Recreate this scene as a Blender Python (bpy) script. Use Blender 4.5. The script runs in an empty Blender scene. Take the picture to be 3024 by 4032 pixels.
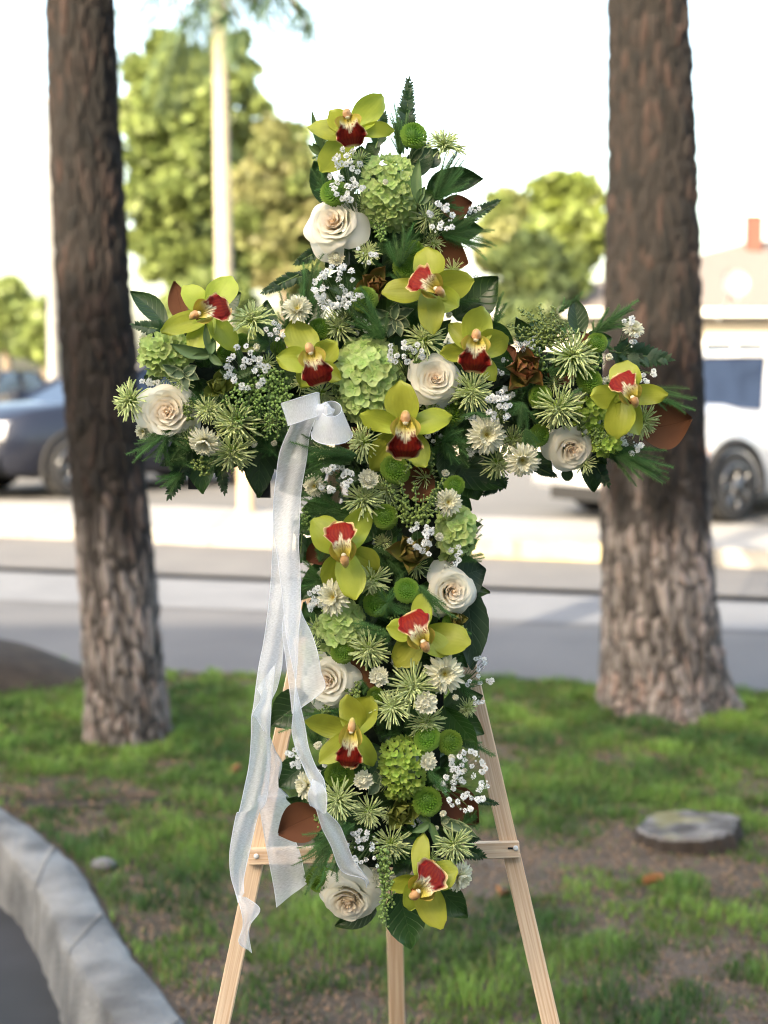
import bpy, math, random
import numpy as np
from mathutils import Vector, Matrix, Euler, noise
sc = bpy.context.scene
COL = sc.collection
rad = math.radians
# ------------------------------------------------------------------ camera
F_PX = 5855.0                     # focal length in photo pixels (3024 x 4032)
CAM_H, PITCH = 1.45, rad(5.44)
cam_d = bpy.data.cameras.new('camera'); cam = bpy.data.objects.new('camera', cam_d); COL.objects.link(cam)
cam.location = (0, 0, CAM_H); cam.rotation_euler = (rad(90) - PITCH, 0, 0)
cam_d.sensor_fit = 'VERTICAL'; cam_d.sensor_height = 36; cam_d.sensor_width = 27
cam_d.lens = F_PX / 4032 * 36
cam_d.clip_start = .05; cam_d.clip_end = 2000
cam_d.dof.use_dof = True; cam_d.dof.focus_distance = 1.74; cam_d.dof.aperture_fstop = 4.3
sc.camera = cam
# ------------------------------------------------------------------ sky, sun, exposure
SUN_EL, SUN_AZ = rad(25), rad(212)      # azimuth from +Y, clockwise: behind the camera, to the left
w = bpy.data.worlds.new('World'); sc.world = w; w.use_nodes = True
nt = w.node_tree; nt.nodes.clear()
sky = nt.nodes.new('ShaderNodeTexSky'); sky.sky_type = 'NISHITA'; sky.sun_disc = False
sky.sun_elevation = SUN_EL; sky.sun_rotation = SUN_AZ
sky.air_density = 1.0; sky.dust_density = 4.0; sky.ozone_density = 1.0
bg = nt.nodes.new('ShaderNodeBackground'); bg.inputs[1].default_value = 0.15
wo = nt.nodes.new('ShaderNodeOutputWorld')
nt.links.new(sky.outputs[0], bg.inputs[0]); nt.links.new(bg.outputs[0], wo.inputs[0])
sun_d = bpy.data.lights.new('sun', 'SUN'); sun_d.energy = 2.0; sun_d.angle = rad(.5); sun_d.color = (1, .93, .82)
sun = bpy.data.objects.new('sun', sun_d); COL.objects.link(sun)
sdir = Vector((math.sin(SUN_AZ) * math.cos(SUN_EL), math.cos(SUN_AZ) * math.cos(SUN_EL), math.sin(SUN_EL)))
sun.rotation_euler = sdir.to_track_quat('Z', 'Y').to_euler(); sun.location = (0, 0, 20)
sc.view_settings.view_transform = 'Standard'; sc.view_settings.look = 'None'
sc.view_settings.gamma = 1; sc.view_settings.use_curve_mapping = False
sc.view_settings.exposure = 2.8
sc.view_settings.use_white_balance = True; sc.view_settings.white_balance_temperature = 7700; sc.view_settings.white_balance_tint = 8
sc.cycles.filter_width = 1.1; sc.cycles.max_bounces = 8; sc.cycles.transparent_max_bounces = 16
sc.cycles.sample_clamp_indirect = 6
# ------------------------------------------------------------------ pixel -> world helpers
CAMP = Vector((0, 0, CAM_H))
FW = Vector((0, math.cos(PITCH), -math.sin(PITCH))); UPV = Vector((0, math.sin(PITCH), math.cos(PITCH)))
LEAN = rad(7)
PU = Vector((0, math.sin(LEAN), math.cos(LEAN))); PN = Vector((0, -math.cos(LEAN), math.sin(LEAN)))
P0 = CAMP + FW * 1.8
FRAME = Matrix(((1, PU.x, PN.x), (0, PU.y, PN.y), (0, PU.z, PN.z)))
def ray(x, y): return FW * F_PX + Vector((1, 0, 0)) * (x - 1512) + UPV * (2016 - y)
def PL(x, y, off=0.):
    d = ray(x, y); o = P0 + PN * off
    return CAMP + d * ((o - CAMP).dot(PN) / d.dot(PN))
def G(x, y, z=0.):
    d = ray(x, y); return CAMP + d * ((z - CAM_H) / d.z)
def D(x, y, Y):
    d = ray(x, y); return CAMP + d * (Y / d.y)
def upx(p): return (p - CAMP).dot(FW) / F_PX        # metres per photo pixel at p
REG = {1: (1100, 280), 2: (450, 1050), 3: (1100, 1050), 4: (1850, 1080), 5: (1050, 1750), 6: (1050, 2500), 7: (1100, 3000)}
SC = 900 / 1659
def R(n, x, y): return (REG[n][0] + x * SC, REG[n][1] + y * SC)
# ------------------------------------------------------------------ mesh helpers
def mesh(name, V, F, m=None, uv=None, col=None, smooth=True):
    me = bpy.data.meshes.new(name)
    me.from_pydata([tuple(v) for v in V] if not isinstance(V, np.ndarray) else V.tolist(), [], F if isinstance(F, list) else F.tolist())
    if m is not None:
        for mm in (m if isinstance(m, (list, tuple)) else [m]): me.materials.append(mm)
    if uv is not None:
        li = np.empty(len(me.loops), dtype=np.int32); me.loops.foreach_get('vertex_index', li)
        me.uv_layers.new(name='UVMap').data.foreach_set('uv', np.asarray(uv, dtype=np.float32)[li].ravel())
    if col is not None:
        c = np.ones((len(me.vertices), 4), dtype=np.float32); c[:, :3] = col
        me.color_attributes.new('Col', 'FLOAT_COLOR', 'POINT').data.foreach_set('color', c.ravel())
    if smooth: me.polygons.foreach_set('use_smooth', np.ones(len(me.polygons), dtype=bool))
    me.update(); return me
def obj(name, me, parent=None, mx=None, **props):
    o = bpy.data.objects.new(name, me); COL.objects.link(o)
    if parent is not None: o.parent = parent
    if mx is not None: o.matrix_basis = mx
    for k, v in props.items(): o[k] = v
    return o
def thing(name, label, cat, mx=None, group=None, me=None):
    o = obj(name, me, None, mx, label=label, category=cat)
    if group: o['group'] = group
    return o
class MB:                                   # collects geometry for one mesh
    def __init__(s): s.V = []; s.F = []; s.UV = []; s.C = []
    def add(s, V, F, uv=None, col=None):
        n = len(s.V); s.V += [tuple(v) for v in V]; s.F += [tuple(i + n for i in f) for f in F]
        s.UV += list(uv) if uv is not None else [(0, 0)] * len(V)
        s.C += ([tuple(col)] * len(V) if not hasattr(col[0], '__len__') else list(col)) if col is not None else [(1, 1, 1)] * len(V)
    def build(s, name, m, smooth=True, col=False): return mesh(name, s.V, s.F, m, s.UV, s.C if col else None, smooth)
def grid(nu, nv, fn):
    V = []; UV = []
    for i in range(nu + 1):
        for j in range(nv + 1):
            a, b = i / nu, j / nv; V.append(fn(a, b * 2 - 1)); UV.append((a, b))
    F = [(i * (nv + 1) + j, (i + 1) * (nv + 1) + j, (i + 1) * (nv + 1) + j + 1, i * (nv + 1) + j + 1) for i in range(nu) for j in range(nv)]
    return V, F, UV
def box(x0, x1, y0, y1, z0, z1):
    V = [(x, y, z) for x in (x0, x1) for y in (y0, y1) for z in (z0, z1)]
    return V, [(0, 1, 3, 2), (4, 6, 7, 5), (0, 4, 5, 1), (2, 3, 7, 6), (0, 2, 6, 4), (1, 5, 7, 3)]
def tube(pts, r, n=6, cap=True):
    pts = [Vector(p) for p in pts]; V = []; F = []
    rs = r if hasattr(r, '__len__') else [r] * len(pts)
    up = Vector((.13, .31, .94))
    for i, p in enumerate(pts):
        t = (pts[min(i + 1, len(pts) - 1)] - pts[max(i - 1, 0)])
        if t.length < 1e-9: t = Vector((0, 0, 1))
        t.normalize(); a = t.cross(up)
        if a.length < .05: a = t.cross(Vector((1, 0, 0)))
        a.normalize(); b = t.cross(a)
        for k in range(n):
            an = 2 * math.pi * k / n; V.append(p + (a * math.cos(an) + b * math.sin(an)) * rs[i])
    for i in range(len(pts) - 1):
        for k in range(n): F.append((i * n + k, i * n + (k + 1) % n, (i + 1) * n + (k + 1) % n, (i + 1) * n + k))
    if cap: F += [tuple(range(n)), tuple(range((len(pts) - 1) * n, len(pts) * n))[::-1]]
    uv = [(i / max(1, len(pts) - 1), k / n) for i in range(len(pts)) for k in range(n)]
    return V, F, uv
def lathe(prof, n=24):                      # profile [(r, z)] round Z
    V = [(r * math.cos(2 * math.pi * k / n), r * math.sin(2 * math.pi * k / n), z) for r, z in prof for k in range(n)]
    F = [(i * n + k, i * n + (k + 1) % n, (i + 1) * n + (k + 1) % n, (i + 1) * n + k) for i in range(len(prof) - 1) for k in range(n)]
    return V, F
def ico(c, r, sub=1):
    t = (1 + 5 ** .5) / 2
    v = [Vector(p).normalized() for p in [(-1, t, 0), (1, t, 0), (-1, -t, 0), (1, -t, 0), (0, -1, t), (0, 1, t), (0, -1, -t), (0, 1, -t), (t, 0, -1), (t, 0, 1), (-t, 0, -1), (-t, 0, 1)]]
    f = [(0, 11, 5), (0, 5, 1), (0, 1, 7), (0, 7, 10), (0, 10, 11), (1, 5, 9), (5, 11, 4), (11, 10, 2), (10, 7, 6), (7, 1, 8), (3, 9, 4), (3, 4, 2), (3, 2, 6), (3, 6, 8), (3, 8, 9), (4, 9, 5), (2, 4, 11), (6, 2, 10), (8, 6, 7), (9, 8, 1)]
    for _ in range(sub):
        cache = {}; nf = []
        def mid(a, b):
            k = (min(a, b), max(a, b))
            if k not in cache: v.append((v[a] + v[b]).normalized()); cache[k] = len(v) - 1
            return cache[k]
        for a, b, cc in f:
            ab, bc, ca = mid(a, b), mid(b, cc), mid(cc, a); nf += [(a, ab, ca), (b, bc, ab), (cc, ca, bc), (ab, bc, ca)]
        f = nf
    c = Vector(c); return [c + p * r for p in v], f
ICO0 = ico((0, 0, 0), 1, 0); ICO1 = ico((0, 0, 0), 1, 1)
def bez(p0, p1, p2, n):
    p0, p1, p2 = Vector(p0), Vector(p1), Vector(p2)
    return [p0 * (1 - t) ** 2 + p1 * 2 * t * (1 - t) + p2 * t * t for t in [i / n for i in range(n + 1)]]
def smoothstep(a, b, x):
    x = min(1, max(0, (x - a) / (b - a))); return x * x * (3 - 2 * x)
def mixc(a, b, t): return tuple(a[i] * (1 - t) + b[i] * t for i in range(3))
# ------------------------------------------------------------------ materials
def mat(name, c1, c2=None, rough=.6, scale=20, bump=0, bscale=60, trans=0, spec=.4, rnd=.0, vcol=False, sgrad=None, vein=0,
        stretch=(1, 1, 1), coord='Object', metal=0, sheen=0, detail=5, lo=.3, hi=.7, tint=None, coat=0, leafvein=False):
    m = bpy.data.materials.new(name); m.use_nodes = True; t = m.node_tree; N = t.nodes; L = t.links; N.clear()
    out = N.new('ShaderNodeOutputMaterial'); bs = N.new('ShaderNodeBsdfPrincipled')
    bs.inputs['Roughness'].default_value = rough; bs.inputs['Specular IOR Level'].default_value = spec; bs.inputs['Metallic'].default_value = metal
    if coat: bs.inputs['Coat Weight'].default_value = coat; bs.inputs['Coat Roughness'].default_value = .08
    tc = N.new('ShaderNodeTexCoord'); mp = N.new('ShaderNodeMapping'); mp.inputs['Scale'].default_value = stretch
    L.new(tc.outputs[coord], mp.inputs[0])
    oi = N.new('ShaderNodeObjectInfo')
    ad = N.new('ShaderNodeVectorMath'); ad.operation = 'ADD'; L.new(mp.outputs[0], ad.inputs[0])
    sc1 = N.new('ShaderNodeVectorMath'); sc1.operation = 'SCALE'; L.new(oi.outputs['Random'], sc1.inputs[0]); sc1.inputs['Scale'].default_value = 17.
    if rnd: L.new(sc1.outputs[0], ad.inputs[1])
    nz = N.new('ShaderNodeTexNoise'); nz.inputs['Scale'].default_value = scale; nz.inputs['Detail'].default_value = detail; L.new(ad.outputs[0], nz.inputs['Vector'])
    rp = N.new('ShaderNodeMapRange'); rp.inputs[1].default_value = lo; rp.inputs[2].default_value = hi; L.new(nz.outputs['Fac'], rp.inputs[0])
    mx = N.new('ShaderNodeMix'); mx.data_type = 'RGBA'; mx.inputs[6].default_value = (*c1, 1); mx.inputs[7].default_value = (*(c2 or c1), 1)
    L.new(rp.outputs[0], mx.inputs[0]); cur = mx.outputs[2]
    def mul(a, b_socket=None, col=None, fac=1.):
        q = N.new('ShaderNodeMix'); q.data_type = 'RGBA'; q.blend_type = 'MULTIPLY'; q.inputs[0].default_value = fac
        L.new(a, q.inputs[6])
        if b_socket is not None: L.new(b_socket, q.inputs[7])
        else: q.inputs[7].default_value = (*col, 1)
        return q.outputs[2]
    uvn = N.new('ShaderNodeUVMap'); sp = N.new('ShaderNodeSeparateXYZ'); L.new(uvn.outputs[0], sp.inputs[0])
    if sgrad:                                  # pigment gradient from base (first) to tip (second)
        q = N.new('ShaderNodeMix'); q.data_type = 'RGBA'; q.inputs[6].default_value = (*sgrad[0], 1); q.inputs[7].default_value = (*sgrad[1], 1)
        r2 = N.new('ShaderNodeMapRange'); r2.inputs[1].default_value = sgrad[2]; r2.inputs[2].default_value = sgrad[3]; L.new(sp.outputs[0], r2.inputs[0]); L.new(r2.outputs[0], q.inputs[0])
        cur = mul(q.outputs[2], cur)
    if vcol:
        a = N.new('ShaderNodeVertexColor'); a.layer_name = 'Col'; cur = mul(cur, a.outputs[0])
    if rnd:
        hs = N.new('ShaderNodeHueSaturation'); r3 = N.new('ShaderNodeMapRange'); L.new(oi.outputs['Random'], r3.inputs[0])
        r3.inputs[3].default_value = 1 - rnd; r3.inputs[4].default_value = 1 + rnd; L.new(r3.outputs[0], hs.inputs['Value'])
        mm = N.new('ShaderNodeMath'); mm.operation = 'MULTIPLY_ADD'; L.new(oi.outputs['Random'], mm.inputs[0]); mm.inputs[1].default_value = rnd * .12; mm.inputs[2].default_value = .5 - rnd * .06
        L.new(mm.outputs[0], hs.inputs['Hue']); L.new(cur, hs.inputs['Color']); cur = hs.outputs[0]
    hsrc = nz.outputs['Fac']
    if vein:                                   # fine lengthwise ribs
        wv = N.new('ShaderNodeMath'); wv.operation = 'SINE'; m2 = N.new('ShaderNodeMath'); m2.operation = 'MULTIPLY'; m2.inputs[1].default_value = vein; L.new(sp.outputs[1], m2.inputs[0]); L.new(m2.outputs[0], wv.inputs[0]); hsrc = wv.outputs[0]
    if leafvein:                               # midrib and slanting side veins, as relief and paler lines
        ab = N.new('ShaderNodeMath'); ab.operation = 'SUBTRACT'; L.new(sp.outputs[1], ab.inputs[0]); ab.inputs[1].default_value = .5
        a2 = N.new('ShaderNodeMath'); a2.operation = 'ABSOLUTE'; L.new(ab.outputs[0], a2.inputs[0])
        a3 = N.new('ShaderNodeMath'); a3.operation = 'MULTIPLY_ADD'; L.new(a2.outputs[0], a3.inputs[0]); a3.inputs[1].default_value = -.55; L.new(sp.outputs[0], a3.inputs[2])
        a4 = N.new('ShaderNodeMath'); a4.operation = 'PINGPONG'; L.new(a3.outputs[0], a4.inputs[0]); a4.inputs[1].default_value = .07
        mn = N.new('ShaderNodeMath'); mn.operation = 'MINIMUM'; L.new(a4.outputs[0], mn.inputs[0]); L.new(a2.outputs[0], mn.inputs[1])
        rr = N.new('ShaderNodeMapRange'); L.new(a2.outputs[0] if leafvein == 'mid' else mn.outputs[0], mn.inputs[0]) if leafvein == 'mid' else None; rr.inputs[1].default_value = 0; rr.inputs[2].default_value = .016; rr.inputs[3].default_value = 0; rr.inputs[4].default_value = 1; L.new(mn.outputs[0], rr.inputs[0]); hsrc = rr.outputs[0]
        q = N.new('ShaderNodeMix'); q.data_type = 'RGBA'; L.new(rr.outputs[0], q.inputs[0]); L.new(cur, q.inputs[7])
        br = N.new('ShaderNodeMix'); br.data_type = 'RGBA'; br.inputs[0].default_value = .3; L.new(cur, br.inputs[6]); br.inputs[7].default_value = (*(tint or (.2, .3, .1)), 1); L.new(br.outputs[2], q.inputs[6]); cur = q.outputs[2]
    L.new(cur, bs.inputs['Base Color'])
    if bump:
        b = N.new('ShaderNodeBump'); b.inputs['Strength'].default_value = bump; b.inputs['Distance'].default_value = .002 if bscale >= 0 else .01
        if not (vein or leafvein):
            n2 = N.new('ShaderNodeTexNoise'); n2.inputs['Scale'].default_value = abs(bscale); n2.inputs['Detail'].default_value = 4; L.new(ad.outputs[0], n2.inputs['Vector']); hsrc = n2.outputs['Fac']
        L.new(hsrc, b.inputs['Height']); L.new(b.outputs[0], bs.inputs['Normal'])
    last = bs.outputs[0]
    if trans:
        tr = N.new('ShaderNodeBsdfTranslucent'); L.new(cur, tr.inputs[0]); ms = N.new('ShaderNodeMixShader'); ms.inputs[0].default_value = trans
        L.new(last, ms.inputs[1]); L.new(tr.outputs[0], ms.inputs[2]); last = ms.outputs[0]
    L.new(last, out.inputs[0]); return m
M = {}
M['orchid'] = mat('orchid petal', (.43, .47, .06), (.31, .35, .04), .42, 40, .07, 60, .25, .35, rnd=.17, vein=55, sgrad=((.85, 1, .9), (1, 1, 1), 0, .5))
M['lip'] = mat('orchid lip', (1, 1, 1), (.85, .85, .85), .65, 200, .3, 500, .05, .2, vcol=True)
M['column'] = mat('orchid column', (1, 1, 1), (.92, .92, .92), .4, 100, 0, 0, .1, .4, vcol=True)
M['rose'] = mat('rose petal', (1, 1, 1), (.97, .97, .96), .6, 60, .12, 200, .42, .25, vcol=True, rnd=.02)
M['hyd_pale'] = mat('pale hydrangea', (.50, .60, .24), (.42, .54, .18), .55, 60, .15, 150, .3, .3, rnd=.12, sgrad=((.8, .95, .7), (1, 1, 1), 0, .6))
M['hyd_lime'] = mat('lime hydrangea', (.40, .52, .11), (.32, .44, .08), .55, 60, .15, 150, .3, .3, rnd=.14, sgrad=((.8, .95, .7), (1, 1, 1), 0, .6))
M['spider'] = mat('spider floret', (1, 1, 1), (.9, .95, .85), .5, 60, 0, 0, .3, .3, rnd=.10, sgrad=((.22, .40, .04), (.74, .80, .42), .05, .5))
M['spider_c'] = mat('spider centre', (.36, .55, .07), (.26, .44, .05), .55, 60, 0, 0, .2, .3, rnd=.1)
M['pom'] = mat('green pompon', (.225, .36, .055), (.15, .27, .035), .55, 60, 0, 0, .2, .3, rnd=.14, vcol=True)
M['daisy'] = mat('cream daisy petal', (1, 1, 1), (.95, .95, .93), .5, 60, .15, 100, .25, .3, rnd=.04, vein=40, sgrad=((.80, .76, .38), (.88, .86, .70), 0, .5))
M['daisy_c'] = mat('daisy centre', (.72, .64, .16), (.6, .56, .14), .6, 60, 0, 0, .1, .3, rnd=.1, vcol=True)
M['gyp'] = mat('gypsophila blossom', (.90, .90, .88), (.84, .85, .83), .6, 60, 0, 0, .3, .3, rnd=.04)
M['stem'] = mat('thin green stem', (.13, .20, .06), (.10, .15, .05), .6, 60)
M['berry'] = mat('green berry', (.19, .25, .06), (.14, .20, .045), .45, 60, .1, 300, 0, .4, rnd=.1)
M['berry_l'] = mat('light green berry', (.22, .33, .09), (.16, .27, .06), .5, 60, .1, 300, 0, .4, rnd=.1)
M['leuca'] = mat('leucadendron bract', (1, 1, 1), (.85, .85, .85), .5, 40, .1, 100, .15, .4, vcol=True, rnd=.08)
M['magnolia'] = mat('brown suede leaf', (.145, .055, .026), (.115, .042, .02), .8, 30, .35, 500, .05, .2, rnd=.12, leafvein='mid', tint=(.05, .018, .01))
M['leaf'] = mat('dark lemon leaf', (.030, .076, .015), (.018, .050, .011), .36, 14, .35, 60, .12, .5, rnd=.2, leafvein=True, tint=(.10, .18, .05))
M['leaf_grey'] = mat('grey green leaf', (.045, .085, .050), (.035, .07, .04), .45, 14, .3, 60, .1, .5, rnd=.1, leafvein=True, tint=(.12, .18, .1))
M['fern'] = mat('leather fern', (.017, .058, .015), (.012, .040, .012), .4, 30, .3, 60, .15, .45, rnd=.2, leafvein=True, tint=(.06, .14, .04))
M['koala'] = mat('feather fern', (.10, .205, .06), (.055, .14, .04), .6, 30, 0, 0, .2, .3, rnd=.25, sgrad=((.6, .7, .6), (1.25, 1.25, 1.2), 0, 1))
M['koala_s'] = mat('feather fern stem', (.12, .2, .06), (.09, .16, .05), .6, 30)
M['pitto'] = mat('variegated leaf', (1, 1, 1), (.85, .9, .85), .5, 40, .2, 60, .15, .4, vcol=True, rnd=.1)
M['foam'] = mat('dark floral foam', (.018, .03, .016), (.012, .018, .01), .95, 40, .5, 200)
M['plastic'] = mat('black plastic', (.008, .008, .009), None, .35, 20)
M['wood'] = mat('pine wood', (.80, .62, .44), (.62, .40, .25), .6, 9, .1, 40, 0, .3, stretch=(55, 55, .8), detail=2, lo=.38, hi=.66, rnd=.03)
M['screw'] = mat('white screw head', (.8, .8, .78), None, .35, 20)
# ------------------------------------------------------------------ labels: every flower named by its nearest landmark
LM = []                                        # (x, y, phrase)
PEND = []                                      # (object, x, y, description)
def landmark(x, y, phrase): LM.append((x, y, phrase))
def pend(o, xy, desc): PEND.append((o, xy[0], xy[1], desc))
def direction(dx, dy):
    if abs(dx) < .45 * abs(dy): return 'above' if dy < 0 else 'below'
    if abs(dy) < .45 * abs(dx): return 'left of' if dx < 0 else 'right of'
    return ('above' if dy < 0 else 'below') + (' and left of' if dx < 0 else ' and right of')
def resolve_labels():
    by = {}
    for o, x, y, d in PEND:
        near = sorted(LM, key=lambda l: (l[0] - x) ** 2 + (l[1] - y) ** 2)
        a, b = near[0], near[1]
        by.setdefault('%s %s %s' % (d, direction(x - a[0], y - a[1]), a[2]), []).append((o, x, y, d, a, b))
    final = {}
    for k, v in by.items():
        if len(v) == 1: final.setdefault(k, []).append(v[0][0]); continue
        a = v[0][4]; v.sort(key=lambda q: (q[1] - a[0]) ** 2 + (q[2] - a[1]) ** 2)
        names = {2: ['closer', 'farther'], 3: ['closest', 'middle', 'farthest']}.get(len(v), ['closest', 'second closest', 'third closest', 'fourth closest', 'fifth closest', 'sixth closest', 'seventh closest', 'eighth closest'])
        for i, q in enumerate(v): final.setdefault('%s %s' % (names[min(i, len(names) - 1)], k), []).append(q[0])
    for k, v in final.items():
        for o in v: o['label'] = k
# ------------------------------------------------------------------ placing on the cross
def place(x, y, off, tx=0, ty=0, roll=0):
    p = PL(x, y, off)
    rot = Matrix.Rotation(rad(tx), 3, 'Y') @ Matrix.Rotation(-rad(ty), 3, 'X') @ Matrix.Rotation(rad(roll), 3, 'Z')
    return Matrix.Translation(p) @ (FRAME @ rot).to_4x4(), upx(p)
rng = random.Random(7)
# ---- orchids
def petal_fn(L, W, cup, bend, twist, wob, seed, tipz):
    r = random.Random(seed); ph = r.uniform(0, 6); sk = r.uniform(.95, 1.3)
    def fn(s, t):
        wdt = W * .5 * max(0, math.sin(math.pi * (.07 + .90 * s ** sk))) ** .62 * (1 - .5 * smoothstep(.86, 1, s)) * (1 + .05 * math.sin(9 * s + ph) * t)
        x = L * s; y = wdt * t
        z = bend * math.sin(math.pi * s) * L + tipz * L * s * s - cup * W * (1 - t * t) * math.sin(math.pi * min(1, s + .1)) * .6
        z += wob * W * t * t * math.sin(4.5 * s + ph + t * 1.3); z += twist * y * s; z -= .03 * W * math.exp(-(t / .12) ** 2) * (1 - s); y += .07 * W * math.sin(2.6 * s + ph) * s
        y += bend * .1 * L * s * s * math.sin(ph)
        return (x, y, z)
    return fn
COLUMN_C = (.62, .33, .14)
def orchid(reg, c, tips, lip_tip, col_pt, lip_w, phrase, label, off=.098, side=0):
    cx, cy = R(reg, *c); mx, u = place(cx, cy, off)
    t = thing('cymbidium_orchid', label, 'orchid', mx, 'green orchids on the floral cross')
    landmark(cx, cy, phrase)
    k = SC * u; r = random.Random(int(cx))
    for i, (px, py, pw) in enumerate(tips):
        dx, dy = (px - c[0]) * k, -(py - c[1]) * k; L = math.hypot(dx, dy)
        V, F, UV = grid(16, 12, petal_fn(L * 1.03, pw * k * 1.04, r.uniform(.14, .42), r.uniform(-.04, .2), r.uniform(-.8, .8), r.uniform(.05, .2), int(px), r.uniform(-.34, .2)))
        a = math.atan2(dy, dx)
        obj('sepal' if i in (0, 3, 4) else 'petal', mesh('petal', V, F, M['orchid'], UV), t, Matrix.Translation((0, 0, -.004 - .0016 * i)) @ Matrix.Rotation(a, 4, 'Z'))
    # lip, pointing along +X of its own frame, column end at x = 0
    lip_w *= 1.08; lx, ly = (lip_tip[0] - col_pt[0]) * k, -(lip_tip[1] - col_pt[1]) * k; LL = math.hypot(lx, ly); la = math.atan2(ly, lx)
    lm = Matrix.Translation(((col_pt[0] - c[0]) * k, -(col_pt[1] - c[1]) * k, .006)) @ Matrix.Rotation(la, 4, 'Z')
    W = lip_w * k; ph = r.uniform(0, 6)
    def lipfn(s, tt):
        wd = W * .5 * (.34 + .22 * smoothstep(0, .3, s) + .44 * smoothstep(.38, .68, s)) * math.sqrt(max(.02, 1 - max(0, (s - .62) / .385) ** 2.4))
        edge = smoothstep(.55, 1, abs(tt)) * smoothstep(.35, .6, s); ruf = (math.sin(tt * 15 + ph) * .5 + math.sin(s * 30 + ph * 2 + tt * 4) * .5)
        x = LL * (.1 + .9 * s) + ruf * W * .07 * edge; y = wd * tt * (1 + .10 * ruf * edge)
        z = .006 + W * (.30 * math.sin(min(1, s * 1.15) * 2.7) - .05) * 1.0 - W * .22 * smoothstep(.75, 1, s) ** 2
        z += W * .38 * abs(tt) ** 2 * (1 - smoothstep(.3, .7, s)) - W * .13 * tt * tt * smoothstep(.6, 1, s) + ruf * W * .10 * edge
        z += W * .06 * math.exp(-((abs(tt) - .16) / .08) ** 2) * (1 - smoothstep(.45, .6, s))     # two keels
        return (x, y, z)
    nu, nv = 34, 30; V, F, UV = grid(nu, nv, lipfn); C = []
    for i in range(nu + 1):
        for j in range(nv + 1):
            s, tt = i / nu, j / nv * 2 - 1; q = noise.noise(Vector((s * 7 + ph, tt * 4, ph))); q2 = noise.noise(Vector((s * 16, tt * 9, ph + 3)))
            base = mixc((.62, .52, .10), (.80, .74, .50), smoothstep(.15, .45, s))
            st_ = .5 + .5 * math.sin(tt * 30 + 3 * q); red = (.19 + .08 * st_, .007 + .022 * st_ * (1 - abs(tt)), .006)
            f = smoothstep(.42, .52, s + .10 * q + .16 * (abs(tt) - .4) - (.10 if abs(tt) < .10 else 0))
            f = max(f, smoothstep(.22, .3, q2) * .85 * smoothstep(.22, .3, s) * (1 if abs(tt) > .28 else .3)); f = max(f, smoothstep(.05, .0, abs(tt)) * .7 * smoothstep(.2, .4, s))
            cc = mixc(base, red, f); m_ = max(smoothstep(.90, .97, abs(tt)), smoothstep(.95, .99, s)) * smoothstep(.2, .4, s)
            C.append(mixc(cc, (.84, .66, .30), m_))
    lip = obj('lip', mesh('lip', V, F, M['lip'], UV, C), t, lm)
    for sg in (-1, 1):                          # raised side lobes flanking the column
        def lobe(s, tt, sg=sg):
            a = s * math.pi * .9; x = LL * (-.02 + .56 * s); hh = W * .30 * math.sin(a) ** .7
            return (x, sg * (W * .16 + W * .13 * (tt + 1) * math.sin(a)), .001 + hh * (tt + 1) * .85)
        V, F, UV = grid(8, 5, lobe); C = [mixc((.66, .60, .12), (.68, .40, .12), smoothstep(.7, 1, v[1]) * .6) for v in UV]
        obj('side_lobe', mesh('side_lobe', V, F, M['lip'], UV, C), t, lm)
    cw = W * .115
    pts = [(-.10 * LL, 0, .002), (-.06 * LL, 0, W * .2), (.0 * LL, 0, W * .36), (.08 * LL, 0, W * .42), (.15 * LL, 0, W * .38)]
    V, F, UV = tube(pts, [cw * .7, cw * .95, cw * 1.15, cw * 1.25, cw * .7], 10)
    C = [mixc((.60, .52, .16), COLUMN_C, smoothstep(.2, .6, a)) for a, b in UV]
    co = obj('column', mesh('column', V, F, M['column'], UV, C), t, lm)
    V, F = ico((.155 * LL, 0, W * .40), cw * .72, 1); obj('anther_cap', mesh('anther_cap', V, F, M['column'], None, [(.85, .80, .58)] * len(V)), co)
    V, F, UV = grid(4, 4, lambda s, tt: (LL * (.02 + .26 * s), tt * W * .14, W * .14 + W * .05 * s))
    obj('throat', mesh('throat', V, F, M['column'], UV, [(.16 + .1 * (j % 2), .03, .01) for i in range(5) for j in range(5)]), t, lm)
    return t
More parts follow.
